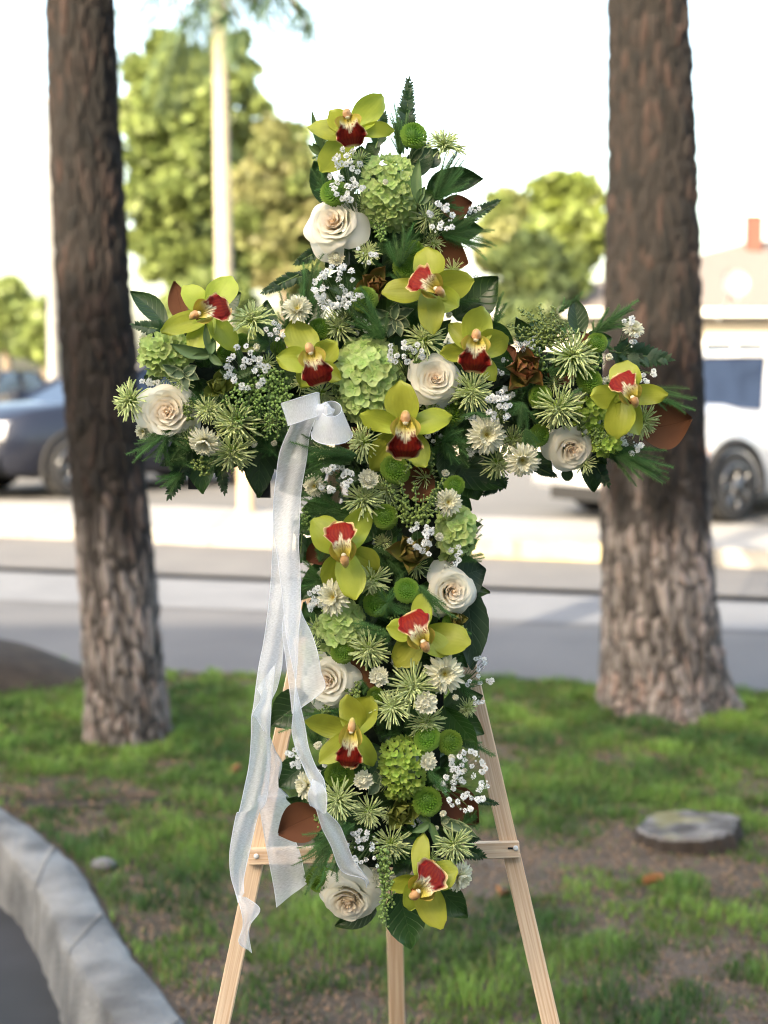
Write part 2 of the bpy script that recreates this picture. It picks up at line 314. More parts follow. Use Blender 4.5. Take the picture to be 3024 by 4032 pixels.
OR = [
 (1, (520, 440), [(735, 150, 190), (370, 285, 150), (825, 400, 110), (205, 395, 175), (315, 715, 200)], (530, 556), (492, 335), 215, 'the topmost orchid', 'topmost yellow green orchid at the summit of the floral cross'),
 (3, (1090, 155), [(1080, -155, 225), (1412, 100, 205), (752, 180, 190), (1120, 485, 190), (1290, 290, 190)], (955, 70), (1165, 205), 215, 'the orchid above the centre rose', 'yellow green orchid with upturned red lip in front of brown leaf above centre rose'),
 (3, (1410, 600), [(1465, 295, 225), (1240, 405, 140), (1665, 500, 195), (1175, 630, 130), (1570, 810, 140)], (1400, 770), (1422, 505), 235, 'the orchid right of the centre rose', 'yellow green orchid with drooping red lip directly right above the centre rose'),
 (3, (255, 690), [(85, 375, 230), (415, 545, 175), (-15, 650, 190), (445, 810, 130), (150, 860, 150)], (300, 862), (222, 600), 225, 'the orchid above the ribbon bow', 'olive green orchid with red lip just above the white ribbon bow'),
 (3, (912, 1180), [(870, 840, 235), (592, 1068, 150), (1250, 1075, 180), (655, 1450, 215), (1070, 1440, 190)], (910, 1396), (914, 1095), 245, 'the orchid below the centre rose', 'symmetrical olive green orchid with frilled red lip just below the centre rose'),
 (2, (690, 330), [(835, 55, 215), (495, 140, 170), (345, 460, 170), (560, 620, 190), (860, 592, 160)], (838, 290), (590, 372), 205, 'the orchid on the left arm', 'large yellow green orchid beside brown leaf at top of the left arm'),
 (4, (1110, 870), [(1150, 625, 210), (885, 900, 170), (1425, 865, 155), (1085, 1180, 200), (1240, 1150, 180)], (1052, 735), (1180, 940), 200, 'the orchid at the right arm end', 'bright yellow green orchid at the outer end of the right arm'),
 (5, (560, 770), [(325, 555, 240), (715, 455, 200), (820, 900, 190), (650, 1115, 205), (405, 1005, 150)], (525, 560), (570, 850), 220, 'the upside down orchid', 'upside down olive orchid with red lip upward in upper shaft of cross'),
 (5, (1110, 1370), [(875, 1340, 160), (1145, 1075, 150), (1470, 1450, 220), (950, 1620, 210), (1320, 1525, 165)], (1035, 1215), (1150, 1465), 235, 'the orchid below the right shaft rose', 'lime orchid with raised red lip below the rose at right shaft edge'),
 (6, (650, 720), [(285, 630, 165), (745, 450, 205), (600, 440, 190), (765, 965, 140), (390, 930, 165)], (590, 958), (620, 640), 190, 'the side-facing orchid', 'side facing olive orchid with deep red lip below the ribbon side rose'),
 (7, (1010, 850), [(1040, 545, 130), (808, 925, 130), (1290, 800, 200), (960, 1090, 170), (1178, 1195, 215)], (1150, 740), (975, 940), 245, 'the lowest orchid', 'lowest yellow green orchid with long petal hanging at foot of the cross'),
]
for q in OR: orchid(*q)
# ---- roses
def rose(reg, c, rr, tx, ty, roll, phrase, label, off=.050, n=40, openness=1.0, seed=0):
    cx, cy = R(reg, *c); mx, u = place(cx, cy, off, tx, ty, roll); t = thing('rose', label, 'rose', mx, 'cream roses on the floral cross')
    landmark(cx, cy, phrase); RR = rr * SC * u; r = random.Random(seed)
    hs = r.uniform(.84, 1.1); NI, NO = r.randrange(19, 26), r.randrange(9, 13)                       # tight spiral heart, then broad reflexed outer petals
    for k in range(NI + NO):
        if k < NI:
            f = k / (NI - 1); a0 = k * 2.39996 + r.uniform(-.3, .3); half = 1.25 - .25 * f; rim = (.045 + .50 * hs * f ** 1.05) * RR; hh = (.80 - .20 * math.sin(math.pi * f * .55) ** 2 * .6 + r.uniform(-.02, .02)) * RR; flare = .05 + .085 * f; out = 0
        else:
            f = (k - NI) / (NO - 1); a0 = k * 2.39996 + r.uniform(-.25, .25); half = .95; rim = (.54 + .12 * f) * RR; hh = (.68 - .30 * f) * RR; flare = .16 + .24 * f; out = .3 + .7 * f
        ph = r.uniform(0, 6); pt = r.uniform(.01, .07); tw = r.uniform(.08, .22) * (1 if k < NI else .5); lf = r.uniform(.8, 1.2)
        def fn(s, tt):
            e = 1 - .10 * abs(tt) ** 2.5 - .55 * max(0, abs(tt) - .72) ** 1.3 + pt * max(0, 1 - abs(tt) * 2)
            ss = s * e; o = max(0, (ss - .72)) / .28
            rr_ = rim * (.50 + .50 * math.sin(min(1, ss) * 1.45)) * (1 + tw * tt) + flare * RR * lf * o ** 1.5
            z = hh * (.05 + .95 * ss) - (flare * 1.0) * RR * lf * o ** 2.4 * (.35 + .65 * out)
            rr_ += .012 * RR * math.sin(tt * 7 + ph) * ss + .02 * RR * math.sin(tt * 3.1 + ph * 2) * o; z += (.02 + .03 * out) * RR * math.sin(tt * 5 + ph * 3) * o
            a = a0 + tt * half; return (rr_ * math.cos(a), rr_ * math.sin(a), z)
        nu, nv = 14, 18; V, F, UV = grid(nu, nv, fn)
        inner, outer = (.98, .85, .69), (.98, .95, .84); g_ = k / (NI + NO - 1)
        C = []
        for s, tt in UV:
            cc = mixc(inner, outer, smoothstep(.0, .8, g_ * .85 + .35 * s ** 3 * (.3 + g_))); cc = mixc(cc, (.74, .78, .52), .3 * smoothstep(.8, 1, g_) * (1 - smoothstep(.2, .8, s))); C.append(mixc(cc, (.90, .80, .62), .4 * smoothstep(.96, 1, s) * (g_ > .5)))
        obj('petal', mesh('petal', V, F, M['rose'], UV, C), t)
    V, F = lathe([(.0, .80), (.03, .79), (.055, .72), (.06, .4), (.02, .1)], 10); obj('heart', mesh('heart', [(p[0] * RR * (1 + .3 * math.sin(p[2] * 20 + p[0] * 30)), p[1] * RR, p[2] * RR * .97) for p in V], F, M['rose'], None, [(.95, .78, .58)] * len(V)), t)
    for i in range(5):
        V, F, UV = grid(5, 2, lambda s, tt: (RR * (.15 + .75 * s), tt * RR * .12 * math.sin(math.pi * min(1, s * .9 + .1)), -.02 * RR - RR * .2 * s * s))
        obj('sepal', mesh('sepal', V, F, M['koala_s'], UV), t, Matrix.Rotation(i * 1.2566, 4, 'Z'))
    return t
rose(1, (425, 1140), 238, -16, 8, 20, 'the topmost rose', 'topmost cream rose on the outer edge beside the tall hydrangea', seed=1)
rose(2, (395, 1045), 235, 4, -8, 80, 'the left arm rose', 'large cream rose at the outer end of the left arm', seed=2)
rose(3, (1115, 825), 208, 6, 2, 200, 'the centre rose', 'round cream rose facing forward at the centre of the cross', seed=3, off=.068)
rose(4, (715, 1245), 190, 10, -22, 140, 'the right arm rose', 'cream rose hanging at the lower edge of the right arm', seed=4)
rose(5, (1320, 1055), 196, 14, -4, 260, 'the right shaft rose', 'cream rose in front of big green leaf at the shaft\'s right edge', seed=5)
rose(6, (470, 330), 215, -14, 2, 300, 'the ribbon side rose', 'cream rose partly veiled by the sheer ribbon on the shaft', seed=6)
rose(7, (520, 930), 235, -8, -30, 30, 'the lowest rose', 'cream rose facing down at the foot of the cross', seed=7, off=.045)
# ---- hydrangeas
def hyd_floret(size, cup, ruf, m, seed):
    r = random.Random(seed); mb = MB()
    for q in range(4):
        a = q * math.pi / 2 + r.uniform(-.15, .15); L = size * r.uniform(.85, 1.1); W = L * r.uniform(.95, 1.15); ph = r.uniform(0, 6)
        def fn(s, t):
            y = W * .5 * math.sin(math.pi * (.08 + .84 * s) ** .8) ** .6 * t; x = L * s; z = cup * L * s * s + q * .0002 + ruf * L * math.sin(5 * s + ph + 2 * t) * s + .14 * L * t * t
            return (x * math.cos(a) - y * math.sin(a), x * math.sin(a) + y * math.cos(a), z)
        mb.add(*grid(5, 5, fn))
    V, F = ICO0; mb.add([p * size * .11 + Vector((0, 0, size * .06)) for p in V], F)
    return mb.build('floret', m)
def hydrangea(reg, c, rx, ry, n, fsz, kind, cup, ruf, phrase, label, off=.05, depth=.04):
    cx, cy = R(reg, *c); mx, u = place(cx, cy, off); t = thing('hydrangea', label, 'hydrangea', mx, 'green hydrangea heads on the cross')
    if phrase: landmark(cx, cy, phrase)
    k = SC * u; r = random.Random(int(cx + cy)); m = M[kind]
    fl = [hyd_floret(fsz * k, cup, ruf, m, i) for i in range(4)]
    V, F = ico((0, 0, 0), 1, 2); obj('stalks', mesh('stalks', [(p.x * rx * k * .8, p.y * ry * k * .8, p.z * depth * .75 - .008) for p in V], F, M['stem']), t, kind='stuff')
    for i in range(n):
        z = 1 - (i + .5) / n * .95; a = i * 2.39996 + r.uniform(-.2, .2); q = math.sqrt(1 - z * z)
        nrm = Vector((q * math.cos(a), q * math.sin(a), z)); sq = 1.08 if abs(math.cos(2 * a)) < .5 else 1
        p = Vector((nrm.x * rx * k * .9 * sq, nrm.y * ry * k * .9 * sq, nrm.z * depth + r.uniform(-.004, .004)))
        nn = Vector((nrm.x * .8, nrm.y * .8 + .15, nrm.z + .35)) + Vector((r.uniform(-.35, .35), r.uniform(-.35, .35), 0))
        mm = Matrix.Translation(p) @ nn.to_track_quat('Z', 'Y').to_matrix().to_4x4() @ Matrix.Rotation(r.uniform(0, 6), 4, 'Z') @ Matrix.Scale(r.uniform(.8, 1.15), 4)
        obj('floret', fl[i % 4], t, mm)
    return t
hydrangea(1, (800, 900), 205, 290, 130, 44, 'hyd_pale', .35, .14, 'the tall crinkled hydrangea', 'tall crinkled pale green hydrangea head near the top of the cross', .05, .045)
hydrangea(2, (385, 640), 185, 150, 60, 48, 'hyd_pale', .5, .12, 'the left arm hydrangea', 'pale green hydrangea head tucked between orchid and rose on left arm', .045, .04)
hydrangea(3, (650, 830), 255, 320, 85, 68, 'hyd_pale', .12, .04, 'the large centre hydrangea', 'largest pale green hydrangea head at centre, with flat open florets', .045, .05)
hydrangea(4, (870, 1030), 110, 190, 60, 32, 'hyd_lime', .6, .1, None, 'small lime hydrangea head tucked behind the right arm end orchid', .04, .03)
hydrangea(4, (980, 1245), 100, 70, 34, 30, 'hyd_lime', .7, .1, None, 'small budded lime hydrangea cluster right beside the right arm rose', .05, .03)
hydrangea(5, (1370, 640), 130, 190, 34, 62, 'hyd_pale', .25, .08, 'the right shaft hydrangea', 'light green hydrangea on the right edge above the right shaft rose', .045, .035)
hydrangea(5, (545, 1330), 160, 195, 44, 58, 'hyd_pale', .2, .06, 'the shaft hydrangea beside the ribbon', 'pale green hydrangea beside the ribbon above the ribbon side rose', .05, .035)
hydrangea(6, (985, 960), 165, 235, 120, 31, 'hyd_lime', .75, .08, 'the lime budded hydrangea', 'lime green hydrangea of tiny cupped florets low on the shaft', .055, .045)
# ---- spider chrysanthemums
def quill(L, W, lift, droop, seed):
    r = random.Random(seed); b = r.uniform(-.08, .08) * L
    pts = []
    for i in range(7):
        s = i / 6; pts.append((L * s, b * s * s, lift * L * math.sin(s * 1.6) - droop * L * s * s))
    rs = [W * .35, W * .42, W * .5, W * .55, W * .6, W * .8, W * .5]
    return tube(pts, rs, 4)
QM = []
for i in range(8):
    V, F, UV = quill(1, .044, .35 if i % 2 else .15, .12 * (i % 3), i); QM.append(mesh('quill_floret', V, F, M['spider'], UV))
def spider_centre():
    mb = MB(); r = random.Random(3)
    for i in range(70):
        z = 1 - i / 70 * .8; a = i * 2.39996; q = math.sqrt(1 - z * z); n = Vector((q * math.cos(a), q * math.sin(a), z)); inn = Vector((-n.y, n.x, .1)) * .25 * (1 if i % 2 else -1)
        p = n * .62; V, F, UV = tube([p * .5, p, p * 1.25 + inn * .3 + Vector((0, 0, .08)), p * 1.15 - Vector((n.x, n.y, -.25)) * .3], [.05, .06, .06, .03], 4); mb.add(V, F, UV)
    V, F = ico((0, 0, 0), .5, 1); mb.add(V, F); return mb.build('centre', M['spider_c'])
SPC = spider_centre()
def spider(reg, c, rr, tx=0, ty=0, off=.072, n=125, desc='lime spider chrysanthemum'):
    cx, cy = R(reg, *c); mx, u = place(cx, cy, off, tx, ty, rng.uniform(0, 360)); t = thing('spider_chrysanthemum', '', 'chrysanthemum', mx, 'lime spider chrysanthemums on the cross')
    pend(t, (cx, cy), desc); RR = rr * SC * u * 1.18; r = random.Random(int(cx * 3 + cy))
    for i in range(n):
        f = i / n; el = rad(66) * (1 - f) ** 1.2 - rad(6) * f; a = i * 2.39996 + r.uniform(-.1, .1); L = RR * (.34 + .66 * f ** .55) * r.uniform(.86, 1.06)
        mm = Matrix.Rotation(a, 4, 'Z') @ Matrix.Rotation(-el, 4, 'Y') @ Matrix.Rotation(r.uniform(-.4, .4), 4, 'X') @ Matrix.Diagonal((L, RR, RR, 1))
        obj('quill_floret', QM[r.randrange(8)], t, Matrix.Translation((0, 0, .1 * RR)) @ mm)
    obj('centre', SPC, t, Matrix.Translation((0, 0, RR * .12)) @ Matrix.Scale(RR * .38, 4)); return t
for q in [(1, (1190, 575), 140, 10, 40), (1, (640, 1335), 95, 0, 20, .06), (1, (1065, 1070), 105, 10, -10, .065), (3, (1050, 555), 150, 0, 25), (3, (1395, 905), 155, 0, -8), (3, (640, 1275), 140, -45, 0),
          (3, (435, 450), 135, 0, 10, .055), (3, (300, 900), 125, 10, -40, .06), (2, (1005, 420), 155, 0, 35), (2, (905, 1110), 185, -20, -30), (2, (865, 1310), 170, 0, -45, .065), (2, (685, 1040), 110, 0, 0), (2, (150, 975), 150, -40, 0, .06),
          (2, (540, 1240), 100, 10, -40, .05), (4, (715, 610), 195, 25, 10), (4, (650, 950), 175, -10, -25, .08), (4, (300, 1190), 120, 10, -30, .055), (4, (185, 1350), 130, 30, -35, .06), (4, (1230, 1060), 125, 20, -20, .06), (5, (705, 405), 150, -5, 10),
          (5, (850, 340), 130, 20, 0, .055), (5, (765, 960), 135, 0, -35), (5, (745, 1470), 150, 0, -15, .078), (5, (335, 1500), 90, -20, 0, .055), (6, (1060, 380), 180, 5, 5, .078), (6, (915, 535), 140, -5, 20, .085), (6, (1150, 605), 140, 10, -30, .068),
          (6, (530, 1190), 150, -10, 5, .08), (6, (745, 1275), 120, 0, -5, .075), (6, (905, 1490), 150, 0, -25, .07), (6, (1345, 1505), 145, 10, -10, .075), (5, (850, 720), 80, 0, 20, .05), (6, (1440, 520), 80, 30, -20, .05), (1, (330, 520), 70, -20, 10, .05)]:
    spider(*q)
# ---- green button pompons
def pom_mesh(seed):
    mb = MB(); r = random.Random(seed); n = 170
    for i in range(n):
        z = 1 - i / n * 1.35; a = i * 2.39996; q = math.sqrt(max(0, 1 - z * z)); nr = Vector((q * math.cos(a), q * math.sin(a), z))
        f = i / n; L = .17 + .14 * f; tg = Vector((-math.sin(a), math.cos(a), 0)); od = (nr + Vector((q * math.cos(a), q * math.sin(a), 0)) * .5).normalized()
        b = Vector((nr.x * .85, nr.y * .85, nr.z * .68)); W = .095 + .04 * f; j = r.uniform(.85, 1.15)
        P = [b - tg * W * .6, b + tg * W * .6, b + od * L * .7 * j + tg * W + Vector((0, 0, .02)), b + od * L * .7 * j - tg * W + Vector((0, 0, .02)), b + od * L * 1.15 * j + Vector((0, 0, .04)), b + od * L * .6 - nr * .025]
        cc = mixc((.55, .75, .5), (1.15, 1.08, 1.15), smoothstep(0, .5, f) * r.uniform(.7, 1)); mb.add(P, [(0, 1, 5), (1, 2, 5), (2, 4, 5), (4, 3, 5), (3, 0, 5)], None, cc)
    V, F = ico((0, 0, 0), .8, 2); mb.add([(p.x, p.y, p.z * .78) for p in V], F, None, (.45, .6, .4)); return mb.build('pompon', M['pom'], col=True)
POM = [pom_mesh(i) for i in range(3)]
for reg, c, rr, tx, ty, off in [(1, (975, 468), 84, 10, 10, .07), (1, (400, 885), 86, -10, 10, .075), (1, (975, 1305), 70, 0, 20, .06), (1, (915, 1420), 76, 0, -10, .065), (3, (615, 240), 84, -10, 10, .075), (3, (290, 450), 68, 0, 20, .065),
        (2, (815, 625), 62, -20, 0, .055), (2, (925, 540), 50, 0, 10, .055), (3, (1250, 1065), 80, 10, 0, .06), (3, (840, 1475), 92, 0, 0, .082), (3, (1270, 1590), 66, 10, 0, .075), (4, (925, 495), 64, 10, 10, .07), (4, (868, 775), 82, 0, 5, .07),
        (4, (510, 890), 76, -10, 0, .075), (4, (500, 1172), 74, 30, -10, .07), (5, (860, 525), 82, 0, 0, .075), (5, (800, 1155), 82, 0, -10, .068), (5, (1015, 1060), 78, 0, 10, .072), (5, (550, 1502), 76, 0, 0, .078), (6, (1165, 752), 82, 0, 10, .075),
        (6, (1330, 780), 84, 15, 0, .07), (6, (530, 1020), 92, 0, 0, .07), (6, (1165, 1212), 94, 5, 0, .078), (6, (790, 440), 52, 0, 0, .07), (7, (300, 850), 100, -10, -30, .05), (2, (1190, 590), 50, 0, 0, .05), (5, (1330, 1290), 50, 20, 0, .05)]:
    cx, cy = R(reg, *c); mx, u = place(cx, cy, off, tx, ty, rng.uniform(0, 360))
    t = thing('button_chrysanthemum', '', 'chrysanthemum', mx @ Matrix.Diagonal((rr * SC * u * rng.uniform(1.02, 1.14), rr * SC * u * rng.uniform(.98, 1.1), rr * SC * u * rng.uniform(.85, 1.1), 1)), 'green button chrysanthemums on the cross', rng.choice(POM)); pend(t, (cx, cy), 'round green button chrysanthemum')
# ---- cream daisy chrysanthemums
def ray_petal(cup, curl, W):
    def fn(s, t):
        y = W * .5 * (min(1, s * 3 + .35)) * math.sqrt(max(0, 1 - max(0, (s - .75) / .26) ** 2)) * t; return (s, y, curl * s * s + cup * t * t * W + .05 * math.sin(s * 3.1))
    V, F, UV = grid(6, 4, fn); return mesh('ray_petal', V, F, M['daisy'], UV)
RAY = [ray_petal(.35, -.10, .19), ray_petal(.5, .05, .21), ray_petal(.45, .28, .25), ray_petal(.5, .5, .30)]
def daisy_centre():
    mb = MB(); n = 110
    for i in range(n):
        q = math.sqrt((i + .5) / n); a = i * 2.39996; p = Vector((q * math.cos(a), q * math.sin(a), .42 * (1 - q * q) - .22 * math.exp(-(q / .3) ** 2)))
        V, F = ICO0; cc = mixc((.55, .30, .1), (1.1, 1.1, 1.1), smoothstep(.1, .4, q)); mb.add([p + v * .085 for v in V], F, None, cc)
    mb.add(*grid(3, 14, lambda s, t: (s * math.cos(t * math.pi), s * math.sin(t * math.pi), .3 * (1 - s * s) - .06))); return mb.build('disc', M['daisy_c'], col=True)
DC = daisy_centre()
def daisy(reg, c, rr, tx=0, ty=0, off=.085, op=1.0):
    cx, cy = R(reg, *c); mx, u = place(cx, cy, off, tx, ty, rng.uniform(0, 360))
    d = 'open cream daisy chrysanthemum' if op > .8 else ('half open cream chrysanthemum' if op > .4 else 'small cream chrysanthemum bud')
    t = thing('daisy_chrysanthemum', '', 'chrysanthemum', mx, 'cream daisy chrysanthemums on the cross'); pend(t, (cx, cy), d); RR = rr * SC * u * 1.06; r = random.Random(int(cx + cy * 7))
    rings = [(24, 1, rad(3)), (20, .9, rad(15)), (16, .7, rad(32))] if op > .8 else [(18, 1, rad(25)), (16, .8, rad(45)), (14, .62, rad(66)), (10, .5, rad(82))] if op > .4 else [(14, 1, rad(58)), (12, .9, rad(72)), (10, .8, rad(86))]
    for ri, (n, l, el) in enumerate(rings):
        for i in range(n):
            a = (i + .5 * (ri % 2)) / n * 2 * math.pi + r.uniform(-.1, .1); L = RR * l * r.uniform(.9, 1.08)
            pm = RAY[min(3, ri if op > .8 else ri + 1 if op > .4 else ri + 2)]
            obj('ray_petal', pm, t, Matrix.Rotation(a, 4, 'Z') @ Matrix.Translation((RR * .1, 0, .02 * RR * ri)) @ Matrix.Rotation(-el + r.uniform(-.1, .1), 4, 'Y') @ Matrix.Diagonal((L * .92, RR * (1 if op > .8 else 1.6), RR, 1)))
    obj('disc', DC, t, Matrix.Translation((0, 0, .05 * RR)) @ Matrix.Scale(RR * (.32 if op > .8 else .25), 4)); return t
for q in [(3, (130, 310), 108, 0, 20), (3, (1500, 1220), 142, 5, -5), (4, (380, 1345), 125, 0, -20), (2, (660, 1265), 118, -10, -40), (5, (740, 255), 82, 0, 5, .09, .6), (5, (1315, 420), 100, 10, 5), (5, (350, 300), 85, -20, -10, .07), (5, (490, 1110), 128, -25, 5),
          (5, (1250, 672), 60, 5, 0, .085, .3), (6, (1290, 280), 145, 5, 0), (6, (815, 300), 80, 0, 0, .09, .6), (6, (1152, 490), 92, 5, 0, .095, .6), (6, (1370, 450), 46, 0, 0, .08, .3), (6, (1160, 912), 72, 20, 0, .09, .6), (6, (375, 795), 60, 0, 0, .08, .3),
          (6, (700, 1048), 80, 0, 0, .085, .6), (6, (1340, 890), 48, 0, 10, .085, .3), (6, (1280, 1290), 48, 0, 0, .085, .3), (6, (295, 1090), 105, -50, 0, .06), (7, (1300, 830), 110, 40, -20, .055), (7, (1140, 472), 36, 0, 0, .07, .3), (2, (1035, 590), 52, 0, 0, .08, .3),
          (2, (1018, 1290), 48, 0, 0, .07, .3), (2, (1162, 1272), 44, 0, -20, .06, .3), (1, (770, 812), 40, 0, 0, .105, .3), (4, (1010, 590), 56, -10, -20, .08, .3), (4, (1185, 400), 78, 10, 30, .07), (3, (1230, 355), 50, 0, 0, .06, .3), (3, (1205, 1505), 54, 0, 10, .07, .3),
          (2, (240, 540), 75, -30, 10, .045), (2, (215, 1190), 65, -20, -20, .045), (6, (1430, 980), 40, 10, 0, .07, .3)]:
    daisy(*q)
# ---- baby's breath
def blossom(seed):
    mb = MB(); r = random.Random(seed)
    for i in range(16):
        z = 1 - i / 16 * 1.1; a = i * 2.39996; q = math.sqrt(max(0, 1 - z * z)); n = Vector((q * math.cos(a), q * math.sin(a), z)); tg = n.cross(Vector((.2, .5, .8))).normalized(); bt = n.cross(tg); L = r.uniform(.75, 1.05)
        mb.add([n * .25, n * L * .8 + tg * .3, n * L + bt * .12, n * L * .8 - tg * .3, n * L * .7 + bt * .25], [(0, 1, 2, 3), (1, 2, 4), (2, 3, 4)])
    return mb.build('blossom', M['gyp'], smooth=False)
BL = [blossom(i) for i in range(4)]
def gyp(reg, x0, x1, y0, y1, n, root, off=.108, sz=25):
    n = int(n * 1.45); sz *= 1.12
    cx, cy = R(reg, (x0 + x1) / 2, (y0 + y1) / 2); mx, u = place(cx, cy, off); t = thing('gypsophila_sprig', '', 'gypsophila', mx, "baby's breath sprigs on the cross"); pend(t, (cx, cy), "white baby's breath sprig")
    k = SC * u; r = random.Random(int(cx)); mb = MB(); rt = Vector(((root[0] - (x0 + x1) / 2) * k, -(root[1] - (y0 + y1) / 2) * k, -.05)); pts = []
    while len(pts) < n:
        for _ in range(20):
            p = Vector((r.uniform(-.5, .5) * (x1 - x0) * k, r.uniform(-.5, .5) * (y1 - y0) * k, r.uniform(-.018, .006)))
            if (p.x / (x1 - x0) / k * 2) ** 2 + (p.y / (y1 - y0) / k * 2) ** 2 > 1.05: continue
            if all((p - q).length > sz * k * 1.15 for q in pts): break
        pts.append(p); s = sz * k * (r.uniform(.85, 1.15) if r.random() < .85 else .35)
        obj('blossom', BL[r.randrange(4)], t, Matrix.Translation(p) @ Euler((r.uniform(-.6, .6), r.uniform(-.6, .6), r.uniform(0, 6))).to_matrix().to_4x4() @ Matrix.Scale(s, 4))
        mid = rt.lerp(p, .6) + Vector((r.uniform(-1, 1), r.uniform(-1, 1), -1)) * .006; V, F, UV = tube(bez(rt, mid, p, 4), [.0005, .0004, .0004, .0003, .0003], 3); mb.add(V, F, UV)
    obj('stems', mb.build('stems', M['stem']), t, kind='stuff')
for q in [(1, 360, 620, 560, 930, 24, (560, 1000)), (1, 1070, 1280, 940, 1190, 12, (1050, 1200)), (3, 245, 600, -30, 330, 32, (500, 350)), (2, 800, 1110, 560, 890, 22, (1000, 900)), (2, 1090, 1250, 380, 560, 6, (1150, 650), .1, 22), (3, 780, 1050, 530, 700, 12, (930, 760)),
          (4, 125, 330, 840, 1060, 14, (250, 1100)), (3, 280, 530, 1430, 1650, 16, (520, 1560)), (5, 1040, 1250, 560, 810, 12, (1080, 850)), (5, 1240, 1410, 690, 880, 6, (1300, 900), .09, 22), (5, 305, 425, 1030, 1240, 11, (430, 1200), .09), (6, 1420, 1650, 150, 500, 13, (1400, 420), .07, 20),
          (6, 1270, 1610, 840, 1290, 34, (1280, 1150), .1, 24), (6, 140, 260, 740, 980, 10, (280, 950), .08), (7, 490, 720, 510, 650, 13, (600, 720), .1, 22), (7, 540, 740, 640, 800, 6, (700, 600), .115, 18), (4, 1090, 1250, 300, 520, 10, (1100, 540), .08, 22), (4, 1060, 1270, 1140, 1300, 12, (1080, 1120), .07, 22),
          (4, 1220, 1360, 690, 790, 5, (1200, 640), .07, 22), (1, 1350, 1480, 980, 1060, 4, (1340, 1100), .07, 18), (2, 180, 320, 810, 860, 4, (240, 900), .06, 24), (4, -20, 60, 0, 70, 3, (0, 100), .05, 22), (3, 1350, 1440, 1080, 1180, 4, (1420, 1160), .08, 22), (6, 380, 450, 880, 1040, 4, (440, 960), .08, 22),
          (1, 460, 720, 1250, 1400, 5, (620, 1380), .11, 20), (4, 300, 430, 460, 560, 3, (380, 560), .08, 26)]:
    gyp(*q)
# ---- berry sprays
def berries(reg, strands, bsz, m, desc, off=.085, mats='berry'):
    c0 = strands[0][0]; cx, cy = R(reg, *c0); mx, u = place(cx, cy, off); t = thing('berry_spray', desc, 'berry spray', mx, 'green berry sprays on the cross'); k = SC * u; (pend(t, (cx, cy), 'small green berry cluster') if not desc else None); r = random.Random(int(cx + cy))
    ms = MB(); mbb = MB()
    for st in strands:
        P = [Vector(((x - c0[0]) * k, -(y - c0[1]) * k, r.uniform(-.012, .006))) for x, y in st]; mid = P[0].lerp(P[-1], .5) + Vector((r.uniform(-.004, .004), .003, .012)) if len(P) == 2 else P[1]
        cv = bez(P[0], mid, P[-1], 10); V, F, UV = tube(cv, .0008, 4); ms.add(V, F, UV); L = (P[-1] - P[0]).length; nb = int(L / (bsz * k) * m)
        for i in range(nb):
            f = (i + .5) / nb * .98; j = min(9, int(f * 10)); p = cv[j].lerp(cv[j + 1], f * 10 - j); a = i * 2.4; d = Vector((math.cos(a), math.sin(a), .6 * math.sin(a * 1.7) + .4)); q = p + d * bsz * k * r.uniform(.7, 1.5) * (1.1 - .5 * f)
            s = bsz * k * .5 * r.uniform(.75, 1.1) * (1 - .35 * f); V, F = ICO1; mbb.add([q + v * s for v in V], F); V, F, UV = tube([p, q], .0004, 3, False); ms.add(V, F, UV)
    obj('stems', ms.build('stems', M['stem']), t, kind='stuff'); obj('berries', mbb.build('berries', M[mats]), t, kind='stuff'); return t
berries(4, [[(560, 480), (350, 240)], [(560, 480), (430, 260)], [(560, 470), (500, 230)], [(560, 460), (600, 240)], [(560, 480), (280, 370)], [(560, 500), (700, 350)], [(560, 490), (790, 430)], [(560, 500), (330, 450)], [(560, 500), (640, 320)], [(560, 500), (720, 480)], [(560, 510), (420, 520)], [(560, 500), (530, 330)], [(560, 500), (450, 380)]], 25, 2.6, 'dark olive green berry spray standing above the right arm')
berries(5, [[(1050, 600), (960, 220)], [(1080, 580), (1070, 260)], [(1120, 560), (1200, 350)], [(1100, 560), (1290, 240)], [(1050, 560), (920, 420)], [(1150, 560), (1260, 470)], [(1090, 580), (1140, 380)], [(1060, 560), (840, 260)], [(1120, 580), (1180, 520)], [(1000, 560), (940, 520)], [(1020, 600), (1010, 360)], [(1120, 570), (1240, 390)], [(1050, 120), (1010, 210)]], 24, 2.3, 'olive berry spray in front of brown leaf below the crossing', .09)
berries(2, [[(1130 + dx, 740 + dy), (1130 + dx * 1.7 + ex, 740 + dy + ln)] for dx, dy, ex, ln in [(-200, 130, -20, 150), (-160, 120, 0, 260), (-120, 90, -10, 340), (-80, 80, 10, 420), (-40, 20, 0, 330), (0, 0, 0, 470), (30, 20, 15, 300), (60, 10, 0, 400), (90, 70, 10, 330), (-60, 150, -20, 340), (20, 150, 20, 360), (-140, 230, 0, 230), (70, 200, 20, 260), (110, 130, -10, 220), (-20, 240, 0, 280)]], 26, 2.5, 'hanging strands of light green bead like buds on the left arm', .085, 'berry_l')
berries(7, [[(745, 640), (760, 840), (775, 1210)], [(735, 720), (790, 900), (740, 1160)], [(760, 660), (800, 850), (820, 1070)]], 28, 2.6, 'single green bead like strand hanging between lowest rose and lowest orchid', .1, 'berry_l')
